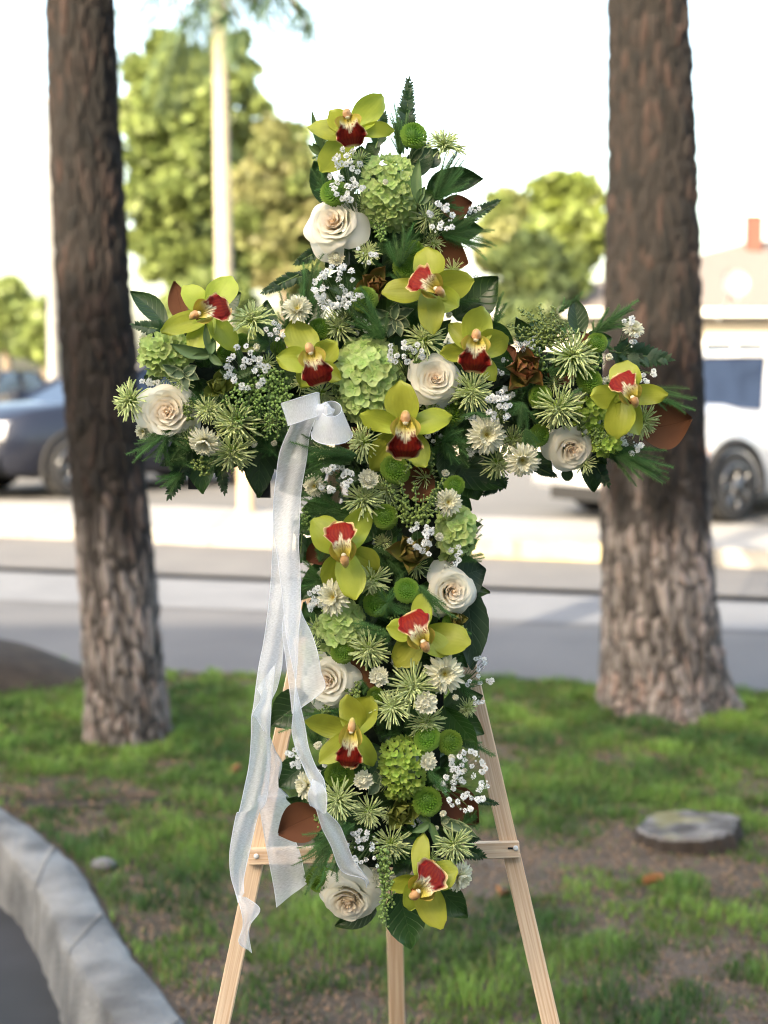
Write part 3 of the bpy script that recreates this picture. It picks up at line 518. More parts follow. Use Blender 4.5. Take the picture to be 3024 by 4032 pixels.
# ---- leaves
def leaf_mesh(L, W, m, cup=.12, bend=.1, ser=0, seed=0, tip=.9, thick=0, colf=None, nu=16, nv=8, blunt=.62):
    r = random.Random(seed); ph = r.uniform(0, 6); cb = r.uniform(-.08, .08)
    def fn(s, t):
        wd = W * .5 * math.sin(math.pi * (.03 + .955 * s) ** tip) ** (blunt + (.38 if blunt > .6 else .1) * s)
        if ser: wd *= 1 + ser * (1 if int(s * nu) % 2 else -1) * (abs(t) > .9)
        return (L * s, wd * t + cb * L * math.sin(math.pi * s), -bend * L * s * s + cup * W * t * t + .03 * W * math.sin(6 * s + ph) * abs(t) - .02 * W * (1 - min(1, abs(t) * 4)))
    V, F, UV = grid(nu, nv, fn); C = [colf(a, b * 2 - 1) for a, b in UV] if colf else None
    return mesh('leaf', V, F, m, UV, C)
def orient(reg, base, tip, off, curl=0, twist=0):
    (bx, by), (tx_, ty_) = R(reg, *base), R(reg, *tip); p = PL(bx, by, off); q = PL(tx_, ty_, off + curl); d = q - p; L = d.length; x = d.normalized(); n = (PN - x * PN.dot(x)).normalized(); y = n.cross(x)
    mm = Matrix((x, y, n)).transposed().to_4x4() @ Matrix.Rotation(rad(twist), 4, 'X'); return Matrix.Translation(p) @ mm, L, upx(p), ((bx + tx_) / 2, (by + ty_) / 2)
def broad(reg, base, tip, wid, off=.03, curl=0, twist=0, kind='leaf', cup=.12, bend=.06, desc=None, name='lemon_leaf', tp=.9, ser=.015):
    mm, L, u, c = orient(reg, base, tip, off, curl, twist)
    t = thing(name, '', 'leaf', mm, {'leaf': 'dark green lemon leaves', 'magnolia': 'brown magnolia leaves', 'leaf_grey': 'dark green lemon leaves'}[kind], leaf_mesh(L, wid * SC * u, M[kind], cup, bend, ser, int(c[0]), tp))
    pend(t, c, desc or 'dark green broad leaf'); return t
for q in [(1, (330, 960), (250, 650), 190, .035, .01, 15), (3, (1270, 370), (1590, 75), 310, .05, .01, -10), (2, (370, 420), (115, 175), 170, .04, 0, 20), (4, (800, 440), (765, 170), 160, .05, 0, 10), (2, (1100, 1220), (1050, 1680), 230, .03, -.005, 0), (2, (620, 1250), (640, 1650), 230, .03, 0, 15),
          (3, (1180, 1450), (1650, 1600), 260, .03, 0, -20), (4, (-60, 1400), (60, 1640), 260, .03, 0, -10), (6, (330, 430), (30, 660), 290, .03, 0, 0), (6, (1290, 520), (1570, 440), 190, .045, 0, -20), (6, (1290, 530), (1530, 860), 210, .05, .01, 30), (6, (1280, 560), (1580, 720), 200, .042, 0, -10),
          (6, (310, 940), (90, 1110), 230, .04, 0, 10), (7, (700, 1060), (400, 1190), 150, .02, 0, 0), (7, (860, 950), (960, 1355), 300, .03, 0, 10), (7, (1120, 830), (1370, 1130), 250, .035, 0, 15), (1, (760, 1290), (1000, 1030), 170, .045, 0, 20), (2, (1180, 700), (1370, 860), 130, .045, 0, -10),
          (3, (560, 1420), (690, 1250), 120, .05, 0, 0), (5, (500, 250), (690, 210), 110, .05, 0, 0), (4, (700, 1500), (720, 1400), 90, .02, 0, 0), (2, (220, 820), (370, 780), 110, .04, 0, 0), (2, (760, 280), (920, 190), 160, .03, 0, 0), (5, (170, 1390), (350, 1250), 120, .03, 0, 0)]: broad(*q)
for q in [(5, (420, 160), (90, 330), 240, .015), (5, (420, 80), (60, 150), 220, .012), (5, (430, 500), (230, 640), 200, .02), (5, (430, 800), (235, 700), 200, .02), (5, (430, 1000), (240, 1060), 200, .02), (5, (420, 1200), (250, 1330), 170, .02), (1, (620, 700), (500, 620), 150, .02), (1, (1050, 700), (1150, 560), 150, .02), (3, (200, 400), (330, 60), 180, .02), (3, (1500, 420), (1700, 560), 170, .02), (5, (1380, 560), (1530, 620), 130, .02), (4, (1150, 560), (1290, 640), 140, .02), (2, (1150, 1250), (1300, 1560), 170, .015), (1, (680, 760), (560, 560), 170, .02), (1, (700, 620), (640, 520), 120, .02), (1, (640, 860), (590, 540), 230, .025), (1, (560, 860), (480, 640), 180, .02), (1, (1000, 760), (1090, 520), 170, .025), (1, (1080, 900), (1330, 720), 190, .02), (1, (1150, 1150), (1480, 1150), 190, .02), (1, (500, 1300), (330, 1420), 190, .02), (3, (1400, 1380), (1640, 1420), 200, .02), (3, (1300, 1330), (1560, 1330), 190, .02), (4, (420, 1330), (600, 1440), 160, .02), (5, (480, 420), (250, 480), 160, .02), (5, (1300, 380), (1490, 480), 160, .02), (6, (420, 1180), (260, 1130), 150, .03), (6, (500, 1400), (380, 1600), 200, .03), (1, (560, 980), (600, 1250), 170, .02), (3, (430, 60), (420, 330), 170, .02)]: broad(*q)
broad(5, (1370, 980), (1590, 900), 330, .03, 0, 10, 'leaf_grey', desc='large grey green round leaf', tp=.7)
broad(5, (1420, 1000), (1490, 1640), 300, .028, 0, 20, 'leaf_grey', desc='long grey green wavy leaf', tp=.8)
for q in [(1, (1060, 1280), (1370, 1400), 300, .055, 0, 0), (1, (1170, 1000), (1400, 960), 190, .03, 0, 0), (2, (510, 400), (440, 105), 160, .055, 0, -20), (3, (640, 1200), (420, 1290), 160, .05, 0, 0), (5, (1110, 420), (1120, 135), 255, .06, 0, 0), (5, (440, 720), (290, 850), 180, .04, 0, 0),
          (6, (400, 1290), (85, 1440), 300, .07, 0, 0), (6, (1240, 1100), (1540, 1370), 260, .05, 0, 10), (4, (1215, 1120), (1605, 1050), 350, .045, 0, 0), (4, (920, 620), (790, 415), 150, .05, 0, 0), (6, (610, 160), (790, 430), 90, .06, 0, 30), (4, (520, 800), (780, 720), 150, .05, 0, 0), (4, (250, 600), (330, 540), 150, .04, 0, 0)]:
    broad(*q, kind='magnolia', name='magnolia_leaf', desc='brown velvety magnolia leaf', tp=.95, ser=0, cup=.16, bend=.03)
# variegated pittosporum, small leucadendron leaves
def vari(s, t):
    e = smoothstep(.72, .9, abs(t) + .1 * math.sin(s * 23)); return mixc((.085, .14, .07), (.50, .53, .30), e)
def plainleaf(s, t): return mixc((.09, .16, .055), (.13, .2, .07), s)
def sprig(reg, c, leaves, off, colf, name, cat, desc, group):
    cx, cy = R(reg, *c); mx, u = place(cx, cy, off); t = thing(name, '', cat, mx, group); pend(t, (cx, cy), desc); k = SC * u; r = random.Random(int(cx + cy))
    V, F, UV = tube([(0, 0, -.05), (0, .002, -.01), (0, 0, .001)], .0016, 6); obj('stem', mesh('stem', V, F, M['stem'], UV), t)
    for i, (x, y, wd) in enumerate(leaves):
        dx, dy = (x - c[0]) * k, -(y - c[1]) * k; L = math.hypot(dx, dy)
        obj('leaf', leaf_mesh(L, wd * k, M['pitto'], .2, r.uniform(-.1, .15), 0, i, .85, 0, colf, 10, 8), t, Matrix.Translation((0, 0, .001 * i)) @ Matrix.Rotation(math.atan2(dy, dx), 4, 'Z') @ Matrix.Rotation(r.uniform(-.4, .4), 4, 'X') @ Matrix.Rotation(-.15, 4, 'Y'))
VG = 'variegated leaf sprigs'
for reg, c, lv, off in [(2, (510, 790), [(355, 705, 90), (605, 720, 75), (620, 830, 75), (540, 910, 70), (420, 790, 80)], .085), (3, (830, 390), [(690, 300, 80), (980, 320, 90), (950, 440, 90), (790, 530, 80), (700, 420, 70), (880, 520, 80), (860, 270, 70)], .07),
                        (7, (720, 150), [(650, 240, 80), (690, 60, 70), (780, 120, 60)], .07), (7, (1180, 430), [(1340, 500, 90), (1440, 550, 80), (1240, 400, 70)], .07), (5, (890, 720), [(900, 600, 60), (820, 760, 80), (930, 800, 60)], .055), (1, (960, 660), [(930, 610, 60), (1010, 700, 70), (1100, 560, 80), (1050, 500, 90)], .045), (4, (560, 640), [(600, 560, 80), (500, 660, 70)], .05), (5, (1390, 1400), [(1350, 1330, 60), (1430, 1500, 60), (1340, 1480, 60)], .06)]:
    sprig(reg, c, lv, off, vari, 'pittosporum_sprig', 'leaf sprig', 'cream edged grey green leaf sprig', VG)
for reg, c, lv, off in [(2, (700, 640), [(655, 410, 55), (590, 590, 60), (410, 560, 90), (560, 660, 60), (800, 720, 60), (740, 540, 60)], .11), (1, (330, 610), [(220, 300, 60), (250, 520, 60), (210, 540, 50), (300, 700, 50)], .06), (1, (1010, 960), [(1020, 640, 85), (1110, 900, 70), (1060, 840, 60)], .1), (7, (1090, 440), [(1130, 530, 70), (1000, 330, 60), (960, 510, 60), (1190, 700, 60)], .075), (2, (830, 830), [(1110, 730, 60), (780, 760, 60)], .07), (4, (500, 960), [(620, 1060, 50), (420, 940, 50)], .05)]:
    sprig(reg, c, lv, off, plainleaf, 'leafy_sprig', 'leaf sprig', 'plain green smooth leaf sprig', 'plain green leaf sprigs')
# leucadendron
def leuca(reg, c, n, rr, tx, ty, roll, redness, label, off=.07, tips=None):
    cx, cy = R(reg, *c); mx, u = place(cx, cy, off, tx, ty, roll); t = thing('leucadendron', label, 'leucadendron', mx, 'leucadendron blooms on the cross'); RR = rr * SC * u; r = random.Random(int(cx))
    red = (.27, .05, .03); gr = (.19, .25, .05)
    for i in range(n):
        f = i / (n - 1); el = rad(82) * (1 - f) + rad(26) * f; a = i * 2.39996; L = RR * (.55 + .45 * f); W = RR * (.62 + .15 * r.random())
        def cf(s, tt): return mixc(gr, red, min(1, redness * (smoothstep(.1, .9, s) * .7 + smoothstep(.6, 1, abs(tt)) * .6 + .15)))
        me = leaf_mesh(L, W, M['leuca'], .45, -.12 + .2 * f, 0, i, .95, 0, cf, 12, 8, .5)
        obj('bract', me, t, Matrix.Rotation(a, 4, 'Z') @ Matrix.Translation((RR * .06, 0, 0)) @ Matrix.Rotation(-el, 4, 'Y'))
leuca(4, (380, 720), 13, 205, 10, 10, 20, .6, 'red flushed leucadendron bloom between orchid and chrysanthemum on right arm', .065)
leuca(5, (1050, 810), 12, 200, 5, 15, 100, .35, 'green leucadendron bloom with pink edged bracts above right shaft rose', .06)
leuca(2, (770, 880), 10, 150, -10, 10, 200, .08, 'smooth green leucadendron bloom right of the left arm rose', .065)
leuca(6, (985, 1290), 12, 170, -5, 5, 300, .12, 'grey green leucadendron bloom below the lime budded hydrangea', .065)
leuca(1, (710, 1560), 10, 170, -10, 0, 40, .5, 'dark reddish leucadendron bloom tucked under the topmost rose', .05)
leuca(5, (1370, 1270), 8, 110, 20, 0, 40, .3, 'small leucadendron bloom peeking out below the right shaft rose', .05)
# ---- leatherleaf fern fronds
def pinna():
    r = random.Random(5); V = []; n = 9
    for i in range(n + 1):
        s = i / n; w0 = .22 * (1 - s) ** .8 + .015; z = .05 * math.sin(s * 3)
        w0 *= 1.75; V += [(s, -w0 * (1.0 if i % 2 else .68), z), (s, 0, z + .02), (s + .02, w0 * (1.0 if i % 2 else .68), z)]
    F = []
    for i in range(n): F += [(i * 3, i * 3 + 3, i * 3 + 4, i * 3 + 1), (i * 3 + 1, i * 3 + 4, i * 3 + 5, i * 3 + 2)]
    return mesh('leaflet', V, F, M['fern'], [(v[0], v[1] + .5) for v in V])
PIN = pinna()
def frond(reg, base, tip, wid, off=.04, curl=0, n=0, desc='dark leatherleaf fern frond'):
    mm, L, u, c = orient(reg, base, tip, off, curl); t = thing('fern_frond', '', 'fern', mm, 'leatherleaf fern fronds'); pend(t, c, desc)
    V, F, UV = tube([(0, 0, 0), (L * .5, 0, .01 * L), (L, 0, -.02 * L)], [.0012, .0009, .0004], 5); obj('stem', mesh('stem', V, F, M['stem'], UV), t); W = wid * SC * u * .5; r = random.Random(int(c[0])); n = max(9, int(L / (W * .24)))
    for i in range(n):
        s = .12 + .85 * i / n; l = W * (1 - .7 * (s - .1)) * (.8 + .2 * math.sin(s * 3))
        for sg in (-1, 1): obj('leaflet', PIN, t, Matrix.Translation((L * (s + .02 * sg), 0, .004 * L)) @ Matrix.Rotation(sg * rad(58 - 12 * s + r.uniform(-6, 6)), 4, 'Z') @ Matrix.Rotation(r.uniform(-.4, .4), 4, 'X') @ Matrix.Rotation(r.uniform(-.25, .15), 4, 'Y') @ Matrix.Diagonal((l, l * (1.1), l, 1)))
    obj('leaflet', PIN, t, Matrix.Translation((L * .96, 0, 0)) @ Matrix.Scale(W * .35, 4))
for q in [(1, (900, 600), (945, 50), 230, .04), (1, (700, 560), (770, 300), 180, .03), (1, (1340, 1080), (1600, 940), 150, .04), (2, (420, 470), (130, 420), 190, .055), (4, (1010, 560), (1460, 620), 300, .05), (4, (880, 1330), (1005, 1540), 180, .03), (2, (560, 1300), (390, 1680), 240, .035), (2, (560, 1290), (340, 1440), 150, .035), (2, (760, 1350), (800, 1650), 170, .03),
          (2, (1340, 60), (1070, 190), 160, .04), (1, (250, 1480), (0, 1520), 150, .03), (7, (1300, 620), (1490, 690), 180, .035), (4, (280, 1480), (90, 1600), 150, .025), (4, (480, 1400), (630, 1470), 120, .025), (5, (260, 640), (240, 860), 130, .03), (6, (1480, 1180), (1680, 1230), 110, .03), (1, (300, 1300), (110, 1400), 150, .03), (2, (820, 1250), (700, 1500), 150, .03), (7, (1300, 560), (1450, 560), 120, .03), (2, (1000, 1350), (930, 1480), 120, .03)]: frond(*q)
# ---- feathery (koala) fern
def strand_mesh(seed, L, nl):
    n = int(L * 3600)
    r = random.Random(seed); mb = MB(); cb = r.uniform(-.2, .2) * L
    def cv(s): return Vector((s * L, cb * s * s, -.12 * L * s * s + .06 * L * math.sin(3 * s)))
    V, F, UV = tube([cv(i / 8) for i in range(9)], [.0007 * (1 - .5 * i / 8) for i in range(9)], 4); mb.add(V, F, UV)
    for i in range(n):
        s = .05 + .95 * i / n; p = cv(s); a = i * 2.39996 + r.uniform(-.5, .5); l = nl * (1 - .5 * s ** 4) * r.uniform(.7, 1.2); rd = Vector((.55, math.cos(a), math.sin(a))).normalized(); sd = rd.cross(Vector((0, math.sin(a), -math.cos(a)))).normalized() * .00026
        mb.add([p - sd, p + sd, p + rd * l], [(0, 1, 2)], [(0, 0), (0, 0), (1, 0)])
    return mb.build('feathery_branch', M['koala'], smooth=False)
ST = {L0: [strand_mesh(i + int(L0 * 1000), L0, .0060) for i in range(5)] for L0 in (.035, .055, .08, .11)}
STS = {L0: [strand_mesh(i + int(L0 * 900), L0, .0075) for i in range(4)] for L0 in (.02, .035)}
def koala(reg, root, tips, off=.055, fat=1.0, short=False, desc='feathery green fern sprig', lab=None, hold=None):
    cx, cy = R(reg, *root); ax = sum(t_[0] for t_ in tips) / len(tips); ay = sum(t_[1] for t_ in tips) / len(tips); mx, u = place(cx, cy, off); t = thing('feather_fern', lab or '', 'fern', mx, 'feathery fern sprigs' if not lab else hold)
    if not lab: pend(t, R(reg, (root[0] + ax) / 2, (root[1] + ay) / 2), desc)
    k = SC * u; r = random.Random(int(cx * 2 + cy))
    for x, y in [q for t0 in tips for q in (t0, (root[0] + (t0[0] - root[0]) * .86 + r.uniform(-22, 22), root[1] + (t0[1] - root[1]) * .86 + r.uniform(-22, 22)))]:
        dx, dy = (x - root[0]) * k, -(y - root[1]) * k; L = math.hypot(dx, dy); z = r.uniform(.0, .25)
        S_ = STS if short else ST; L0 = min(S_, key=lambda q: abs(q - L)); s = L / L0
        obj('feathery_branch', r.choice(S_[L0]), t, Matrix.Translation((0, 0, r.uniform(-.006, .008))) @ Matrix.Rotation(math.atan2(dy, dx), 4, 'Z') @ Matrix.Rotation(-z, 4, 'Y') @ Matrix.Rotation(r.uniform(-.7, .7), 4, 'X') @ Matrix.Diagonal((s, s ** .5, s ** .5, 1)))
for q in [(1, (1130, 940), [(1240, 540), (1290, 590), (1350, 650), (1400, 770), (1180, 600), (1330, 700), (1380, 840), (1300, 830)], .07), (1, (1180, 1200), [(1400, 1060), (1500, 1080), (1560, 1140), (1580, 1210), (1480, 1290), (1420, 1240), (1540, 1260), (1390, 1150), (1520, 1320), (1330, 1040), (1360, 1290)], .06),
          (1, (880, 610), [(800, 250), (850, 230), (890, 300), (920, 380), (830, 350), (860, 470), (800, 480)], .05), (1, (330, 850), [(230, 700), (280, 690), (350, 760), (270, 800), (260, 880)], .055), (1, (870, 1420), [(780, 1200), (850, 1130), (900, 1160), (960, 1130), (740, 1230), (850, 1250), (900, 1250), (1000, 1210), (950, 1060)], .075),
          (3, (760, 520), [(470, 330), (560, 380), (640, 340), (540, 170), (600, 240), (790, 330), (680, 420), (450, 340), (700, 350), (600, 500), (580, 150)], .085), (3, (200, 420), [(180, 50), (230, -20), (280, 10), (160, 150), (240, 180), (300, 130), (130, 120)], .07), (3, (60, 440), [(-60, 330), (10, 250), (-100, 400), (20, 180), (-90, 460), (60, 200)], .06),
          (3, (560, 1370), [(30, 1340), (100, 1400), (150, 1290), (180, 1540), (110, 1580), (200, 1350), (230, 1480), (330, 1300), (250, 1410), (130, 1370), (400, 1310)], .1), (5, (620, 520), [(260, 330), (245, 390), (230, 440), (220, 500), (230, 540), (300, 400), (330, 350), (280, 470), (380, 380), (230, 580), (250, 620), (400, 560)], .065),
          (5, (420, 1000), [(250, 840), (240, 900), (260, 960), (300, 880), (240, 1040), (330, 930)], .055), (2, (430, 1180), [(110, 1400), (140, 1430), (190, 1300), (200, 1250), (260, 1450), (230, 1330), (170, 1360), (310, 1420), (330, 1350), (270, 1230)], .06), (4, (900, 430), [(1220, 190), (1180, 260), (1120, 220), (1020, 250), (960, 330), (1100, 300), (1200, 320), (1050, 380), (880, 340)], .065),
          (4, (1170, 840), [(1590, 820), (1655, 900), (1630, 970), (1540, 930), (1500, 980), (1420, 900)], .05), (4, (950, 1270), [(1490, 1360), (1460, 1450), (1440, 1510), (1380, 1520), (1460, 1400), (1350, 1330), (1280, 1450), (1200, 1420), (1150, 1370), (1420, 1280), (1240, 1500), (1330, 1400)], .05), (4, (380, 930), [(300, 1020), (340, 1110), (420, 1120), (360, 1160), (420, 1000), (300, 960), (400, 1070)], .085),
          (4, (400, 1120), [(430, 1440), (480, 1350), (520, 1330), (380, 1250), (470, 1270), (430, 1340), (500, 1230)], .085), (3, (1180, 1270), [(1330, 1180), (1420, 1240), (1440, 1340), (1400, 1420), (1300, 1440), (1200, 1400), (1100, 1380), (1140, 1230), (1250, 1170), (1350, 1290), (1260, 1340)], .07, 1.2, True), (6, (640, 1370), [(250, 1600), (330, 1620), (280, 1500), (400, 1600), (450, 1500), (360, 1540)], .08),
          (7, (480, 440), [(120, 930), (200, 860), (190, 700), (270, 850), (310, 830), (350, 930), (240, 560), (160, 800), (400, 640), (230, 740), (430, 830)], .1), (5, (870, 1150), [(790, 1050), (900, 1040), (950, 1210), (860, 1260), (980, 1230), (930, 1100), (1080, 1210), (800, 1240), (920, 1180)], .08, 1.3, True), (5, (1100, 1020), [(1340, 1190), (1330, 1310), (1290, 1240), (1230, 1150)], .095),
          (5, (880, 1370), [(640, 1280), (650, 1310), (760, 1370), (720, 1340), (800, 1430), (900, 1420), (680, 1390), (870, 1470)], .088), (6, (1170, 990), [(1260, 970), (1300, 1130), (1330, 1080), (1250, 1140), (1210, 1060), (1350, 1170)], .085), (6, (560, 540), [(80, 650), (280, 580), (230, 620), (340, 560), (400, 560), (300, 650), (350, 700)], .06), (5, (1380, 840), [(1560, 540), (1550, 640), (1570, 790), (1500, 700), (1540, 720), (1580, 830), (1480, 800)], .05),
          (1, (180, 1659), [(270, 1310), (220, 1380), (300, 1400), (140, 1500), (200, 1450)], .06), (4, (640, 280), [(820, 140), (760, 200), (700, 180)], .04), (4, (180, 350), [(230, 130), (260, 200), (200, 170), (250, 280)], .05), (6, (1420, 760), [(1560, 780), (1659, 880), (1520, 760)], .05), (2, (500, 1500), [(350, 1620), (410, 1659), (300, 1560)], .035), (3, (1420, 1060), [(1330, 1090), (1300, 1120), (1500, 1090), (1560, 1110)], .09),
          (4, (560, 710), [(700, 720), (640, 690), (850, 660), (780, 690)], .075, 1.2, True), (4, (700, 880), [(650, 840), (800, 900), (820, 830)], .09), (6, (720, 380), [(700, 320), (750, 400), (690, 420)], .07, 1.2, True)]:
    koala(*q)
# ---- filler greenery packed between the flowers
def in_cross(x, y, g=0): return (1360 - g - (70 if y > 1850 else 0) < x < 1750 + g and 680 - g * 1.5 < y < 3400 + g) or (720 - g < x < 2350 + g and 1370 - g < y < 1760 + g)
FILL_L = [leaf_mesh(1, .52, M['leaf'], .15, .1, .01, i) for i in range(4)]
r = random.Random(99); n = 0
while n < 230:
    x, y = r.uniform(600, 2500), r.uniform(460, 3580)
    if not in_cross(x, y): continue
    mx, u = place(x, y, r.uniform(.02, .05), r.uniform(-35, 35), r.uniform(-35, 35), r.uniform(0, 360)); n += 1
    thing('lemon_leaf', 'dark green leaf tucked deep between the flowers of the cross', 'leaf', mx @ Matrix.Scale(r.uniform(120, 210) * u, 4), 'small dark leaves filling the cross', r.choice(FILL_L))
n = 0
while n < 170:
    x, y = r.uniform(600, 2500), r.uniform(460, 3580)
    if not in_cross(x, y, 90): continue
    n += 1; rx, ry = (x - 1100) / SC, (y - 1050) / SC; a = r.uniform(0, 6.28)
    koala(3, (rx, ry), [(rx + math.cos(a + b) * r.uniform(100, 200), ry + math.sin(a + b) * r.uniform(100, 200)) for b in (-.5, -.15, .2, .55)], r.uniform(.045, .06), 1.2, r.random() < .4, lab='short feathery fern tuft filling a gap between the flowers', hold='fern tufts filling the cross')
# ---- small blooms peeking through between the larger flowers
taken = [(p[1], p[2]) for p in PEND if 'chrys' in p[3] or 'breath' in p[3]] + [(l[0], l[1]) for l in LM]
r = random.Random(321); placed = 0; tries = 0
while placed < 74 and tries < 9000:
    tries += 1; x, y = r.uniform(600, 2500), r.uniform(560, 3560)
    if not in_cross(x, y, 75): continue
    if min((x - a) ** 2 + (y - b) ** 2 for a, b in taken) < 62 ** 2: continue
    taken.append((x, y)); rx, ry = (x - 1100) / SC, (y - 1050) / SC; q = placed % 6; placed += 1
    if q in (0, 3): spider(3, (rx, ry), r.uniform(75, 100), r.uniform(-25, 25), r.uniform(-25, 25), r.uniform(.048, .06), 70, 'small deep set lime chrysanthemum')
    elif q == 1: daisy(3, (rx, ry), r.uniform(55, 75), r.uniform(-25, 25), r.uniform(-25, 25), .055, .6)
    elif q == 4: gyp(3, rx - 70, rx + 70, ry - 60, ry + 60, 6, (rx, ry + 60), .07, 22)
    else: berries(3, [[(rx, ry + 60), (rx + r.uniform(-90, 90), ry - r.uniform(40, 110))] for _ in range(5)], 22, 2.4, '', .07, 'berry_l' if q == 2 else 'berry')
# ---- foam cross with plastic tray
t = thing('foam_cross', 'dark green foam cross on black plastic tray under the flowers', 'floral foam', Matrix.Translation(PL(1512, 1600, 0)) @ FRAME.to_4x4())
def loc(x, y): p = PL(x, y, 0) - PL(1512, 1600, 0); return p.dot(Vector((1, 0, 0))), p.dot(PU)
(xa, yt), (xb, yb) = loc(1390, 780), loc(1730, 3400); (xl, ya), (xr, yc) = loc(720, 1400), loc(2360, 1720)
for nm, m, z0, z1, g in (('foam', 'foam', -.012, .022, 0), ('tray', 'plastic', -.03, -.0125, .006)):
    mb = MB(); xs = [xl - g, xa - g, xb + g, xr + g]; ys = [yb - g, yc - g, ya + g, yt + g]
    for (a, b, c, d) in ((xs[1], xs[2], ys[0], ys[1]), (xs[0], xs[3], ys[1] , ys[2]), (xs[1], xs[2], ys[2], ys[3])): mb.add(*box(a, b, c, d, z0, z1))
    obj(nm, mb.build(nm, M[m], False), t)
(x0, y0), (x1, y1) = loc(1004, 1900), loc(1066, 1968)
for px in ((735, 795), (1004, 1066)):
    (x0, y0), (x1, y1) = loc(px[0] + 4, 1760), loc(px[1] - 4, 1958 if px[0] > 900 else 1925); obj('clip', mesh('clip', *box(x0, x1, min(y0, y1), max(y0, y1), -.02, -.006), M['plastic'], smooth=False), t)
resolve_labels()
# ------------------------------------------------------------------ easel
def bar(p, q, wd, th, nrm=PN):
    p, q = Vector(p), Vector(q); z = (q - p).normalized(); n_ = (nrm - z * nrm.dot(z)).normalized(); x = n_.cross(z); mm = Matrix((x, n_, z)).transposed().to_4x4(); L = (q - p).length; b = .0012
    V = []
    for zz, s in ((0, 0), (b, 1), (L - b, 1), (L, 0)):
        i = 0 if s else b
        V += [(-wd / 2 + i, -th / 2 + b, zz), (-wd / 2 + b, -th / 2 + i, zz), (wd / 2 - b, -th / 2 + i, zz), (wd / 2 - i, -th / 2 + b, zz), (wd / 2 - i, th / 2 - b, zz), (wd / 2 - b, th / 2 - i, zz), (-wd / 2 + b, th / 2 - i, zz), (-wd / 2 + i, th / 2 - b, zz)]
    F = [(i * 8 + k, i * 8 + (k + 1) % 8, (i + 1) * 8 + (k + 1) % 8, (i + 1) * 8 + k) for i in range(3) for k in range(8)] + [tuple(range(8))[::-1], tuple(range(24, 32))]
    return mesh('bar', V, F, M['wood'], smooth=False), Matrix.Translation(p) @ mm
ez = thing('easel', 'light pine wooden tripod easel holding up the floral cross', 'easel', Matrix.Translation((0, 1.62, 0)))
def child(nm, mm): o = obj(nm, mm[0], ez, Matrix.Translation((0, -1.62, 0)) @ mm[1]); return o
OFF = -.048
ap_l, ap_r = PL(1484, 1120, OFF), PL(1494, 1120, OFF)
def toground(p, q): d = q - p; return p + d * (-p.z / d.z)
bl = toground(ap_l, PL(872, 4032, OFF)); br_ = toground(ap_r, PL(2169, 4032, OFF))
child('leg', bar(ap_l, bl, .0205, .011)); child('leg', bar(ap_r, br_, .0215, .011))
rt = D(1562, 3700, 2.25); rb = D(1564, 4032, 2.40); top = PL(1490, 1130, OFF - .03); d = (rb - top); rbb = top + d * (-top.z / d.z)
child('leg', bar(top, rbb, .026, .012))
cl, cr = PL(977, 3372, OFF + .0115), PL(2044, 3343, OFF + .0115); cb_ = child('crossbar', bar(cl, cr, .0203, .011))
def disc(r_, h): 
    V, F = lathe([(0, h), (r_ * .7, h), (r_, h * .55), (r_, 0), (0, 0)], 16); return V, F
for x, y in ((1009, 3371), (2030, 3339)):
    V, F = disc(.0032, .0022); obj('screw', mesh('screw', V, F, M['screw']), ez, Matrix.Translation(PL(x, y, OFF + .0175) - Vector((0, 1.62, 0))) @ FRAME.to_4x4())
V, F = box(-.0032, .0032, -.0011, .0011, -.0002, .0003); obj('slot', mesh('slot', V, F, M['plastic'], smooth=False), ez, Matrix.Translation(PL(2010, 3340, OFF + .0175) - Vector((0, 1.62, 0))) @ FRAME.to_4x4())
# ------------------------------------------------------------------ ribbon
def ribbon_mat(nm, alpha):
    m = bpy.data.materials.new(nm); m.use_nodes = True; t = m.node_tree; N = t.nodes; L = t.links; N.clear()
    out = N.new('ShaderNodeOutputMaterial'); tp = N.new('ShaderNodeBsdfTransparent'); df = N.new('ShaderNodeBsdfPrincipled'); tl = N.new('ShaderNodeBsdfTranslucent')
    df.inputs['Base Color'].default_value = (.88, .90, .93, 1); df.inputs['Roughness'].default_value = .45; tl.inputs[0].default_value = (.88, .90, .93, 1); df.inputs['Sheen Weight'].default_value = .4
    m1 = N.new('ShaderNodeMixShader'); m1.inputs[0].default_value = .45; L.new(df.outputs[0], m1.inputs[1]); L.new(tl.outputs[0], m1.inputs[2])
    m2 = N.new('ShaderNodeMixShader'); L.new(tp.outputs[0], m2.inputs[1]); L.new(m1.outputs[0], m2.inputs[2]); L.new(m2.outputs[0], out.inputs[0])
    uv = N.new('ShaderNodeUVMap'); mp = N.new('ShaderNodeMapping'); mp.inputs['Scale'].default_value = (60, 5, 1); nz = N.new('ShaderNodeTexNoise'); nz.inputs['Scale'].default_value = 1.6; nz.inputs['Detail'].default_value = 6; L.new(uv.outputs[0], mp.inputs[0]); L.new(mp.outputs[0], nz.inputs[0])
    mr = N.new('ShaderNodeMapRange'); mr.inputs[1].default_value = .25; mr.inputs[2].default_value = .75; mr.inputs[3].default_value = alpha - .14; mr.inputs[4].default_value = alpha + .14; L.new(nz.outputs[0], mr.inputs[0]); L.new(mr.outputs[0], m2.inputs[0]); return m
M['ribbon'] = ribbon_mat('sheer organza', .60); M['rib_edge'] = mat('ribbon edge thread', (.82, .85, .9), None, .5, 20, trans=.3)
rib = thing('ribbon_bow', 'sheer white organza ribbon bow with long tails hanging down beside the shaft', 'ribbon', Matrix.Translation(PL(1270, 1640, .13)))
ro = PL(1270, 1640, .13)
